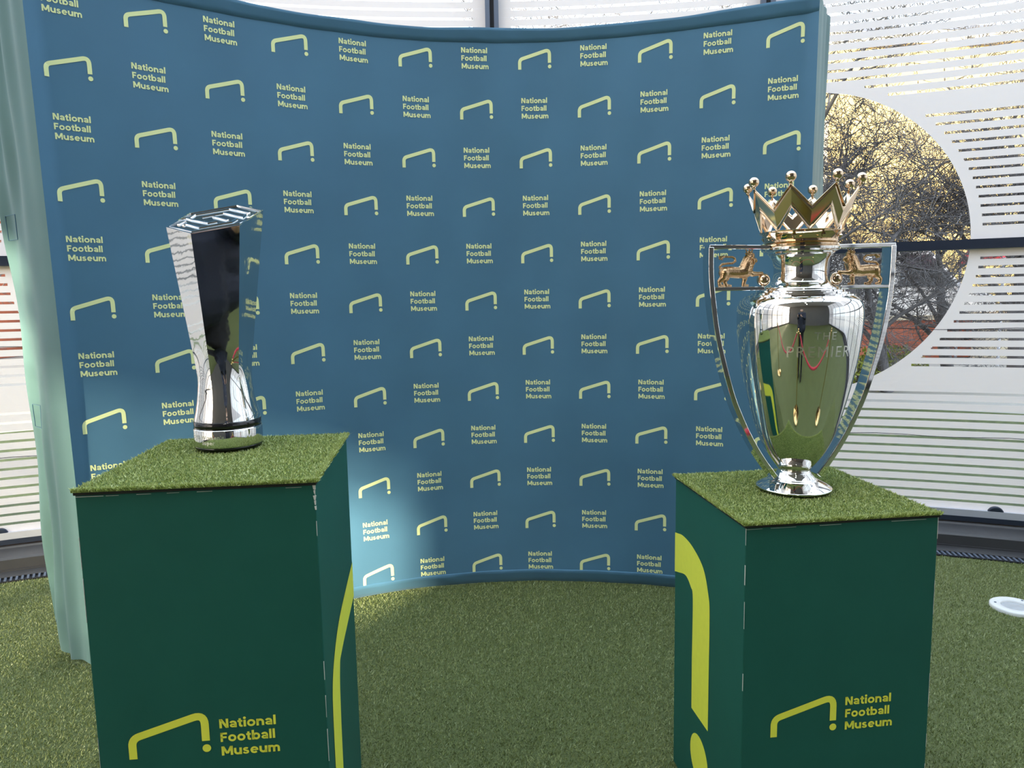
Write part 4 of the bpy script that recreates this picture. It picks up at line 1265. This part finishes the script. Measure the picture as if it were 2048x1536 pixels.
q = MB(); q.box(-4.5, 4.5, -0.15, 0.15, 0, 0.72)
e = empty('garden_wall', (8.2, 13.6, 0)); tag(e, 'low red brick wall in front of the yellow building', 'wall')
q.build('brickwork', M['brick'], e)
q = MB(); q.box(-4.55, 4.55, -0.2, 0.2, 0.72, 0.80); q.build('coping', M['stone_trim'], e)
def bush(x, y, r, label, seed):
    e = empty('shrub', (x, y, 0)); tag(e, label, 'shrub', 'shrubs by the lawn')
    rg = random.Random(seed); q = MB()
    for k in range(900):
        d = Vector((rg.gauss(0, 1), rg.gauss(0, 1), abs(rg.gauss(0, 1)))).normalized() * r * rg.uniform(0.55, 1.0)
        d.z = d.z * 0.9 + 0.05
        a = Vector((rg.gauss(0, 1), rg.gauss(0, 1), rg.gauss(0, 1))).normalized() * 0.045; b = a.cross(Vector((rg.gauss(0, 1), 0.3, 1))).normalized() * 0.02
        q.add([d - a, d + b, d + a, d - b], [(0, 1, 2, 3)])
    o = q.build('foliage', M['leaf'], e); o['kind'] = 'stuff'
    q = MB()
    for k in range(7):
        a = 2 * PI * k / 7
        q.tube([(0, 0, 0), (0.3 * r * math.cos(a), 0.3 * r * math.sin(a), r * 0.7)], [0.02, 0.008], 5)
    q.build('stems', M['bark'], e)
bush(4.55, 9.3, 0.55, 'yellow-green shrub at the foot of the nearest bare tree', 5)
bush(5.6, 10.4, 0.5, 'yellow-green shrub between the trees on the right', 6)

van = empty('parked_van', (7.0, 14.6, 0), 0.1); tag(van, 'white van parked behind the low brick wall', 'van')
q = MB()
prof = [(-2.4, 0.45), (-2.4, 2.1), (0.9, 2.15), (1.7, 1.35), (2.4, 1.15), (2.45, 0.45)]
nv = len(prof)
q.add([(p[0], -0.95, p[1]) for p in prof] + [(p[0], 0.95, p[1]) for p in prof], [tuple(range(nv)), tuple(reversed(range(nv, 2*nv)))] + [(i, nv + i, nv + (i+1) % nv, (i+1) % nv) for i in range(nv)])
bevel(q.build('body', M['van'], van), 0.08, 3)
q = MB(); q.add([(0.35, -0.97, 1.35), (1.55, -0.97, 1.35), (0.95, -0.97, 1.95), (0.35, -0.97, 1.95)], [(0, 1, 2, 3)]); q.build('side_window', M['pane_far'], van)
q = MB(); q.add([(0.98, -0.85, 2.09), (0.98, 0.85, 2.09), (1.74, 0.85, 1.36), (1.74, -0.85, 1.36)], [(0, 1, 2, 3)]); q.build('windscreen', M['pane_far'], van)
for wx in (-1.5, 1.55):
    for wy in (-0.88, 0.88):
        q = MB(); q.tube([(wx, wy - 0.1, 0.34), (wx, wy + 0.1, 0.34)], 0.34, 24); q.build('wheel', M['rubber'], van)
st_ = empty('market_stall', (9.3, 12.4, 0), -0.2); tag(st_, 'small market stall with a red canvas canopy', 'stall')
q = MB(); q.add([(-1.1, -0.9, 1.75), (1.1, -0.9, 1.75), (1.1, 0.9, 1.75), (-1.1, 0.9, 1.75), (-1.1, 0, 2.2), (1.1, 0, 2.2)], [(0, 1, 5, 4), (2, 3, 4, 5), (1, 2, 5), (3, 0, 4)]); 
so_ = q.build('canopy', M['canopy'], st_); sm_ = so_.modifiers.new('thick', 'SOLIDIFY'); sm_.thickness = 0.02
for sx in (-1.05, 1.05):
    for sy in (-0.85, 0.85):
        q = MB(); q.tube([(sx, sy, 0), (sx, sy, 1.78)], 0.025, 8); q.build('pole', M['alu_light'], st_)
q = MB(); q.box(-1.0, 1.0, -0.7, 0.5, 0.80, 0.86); q.box(-0.95, 0.95, -0.65, 0.45, 0.0, 0.80); q.build('counter', M['stone_trim'], st_)
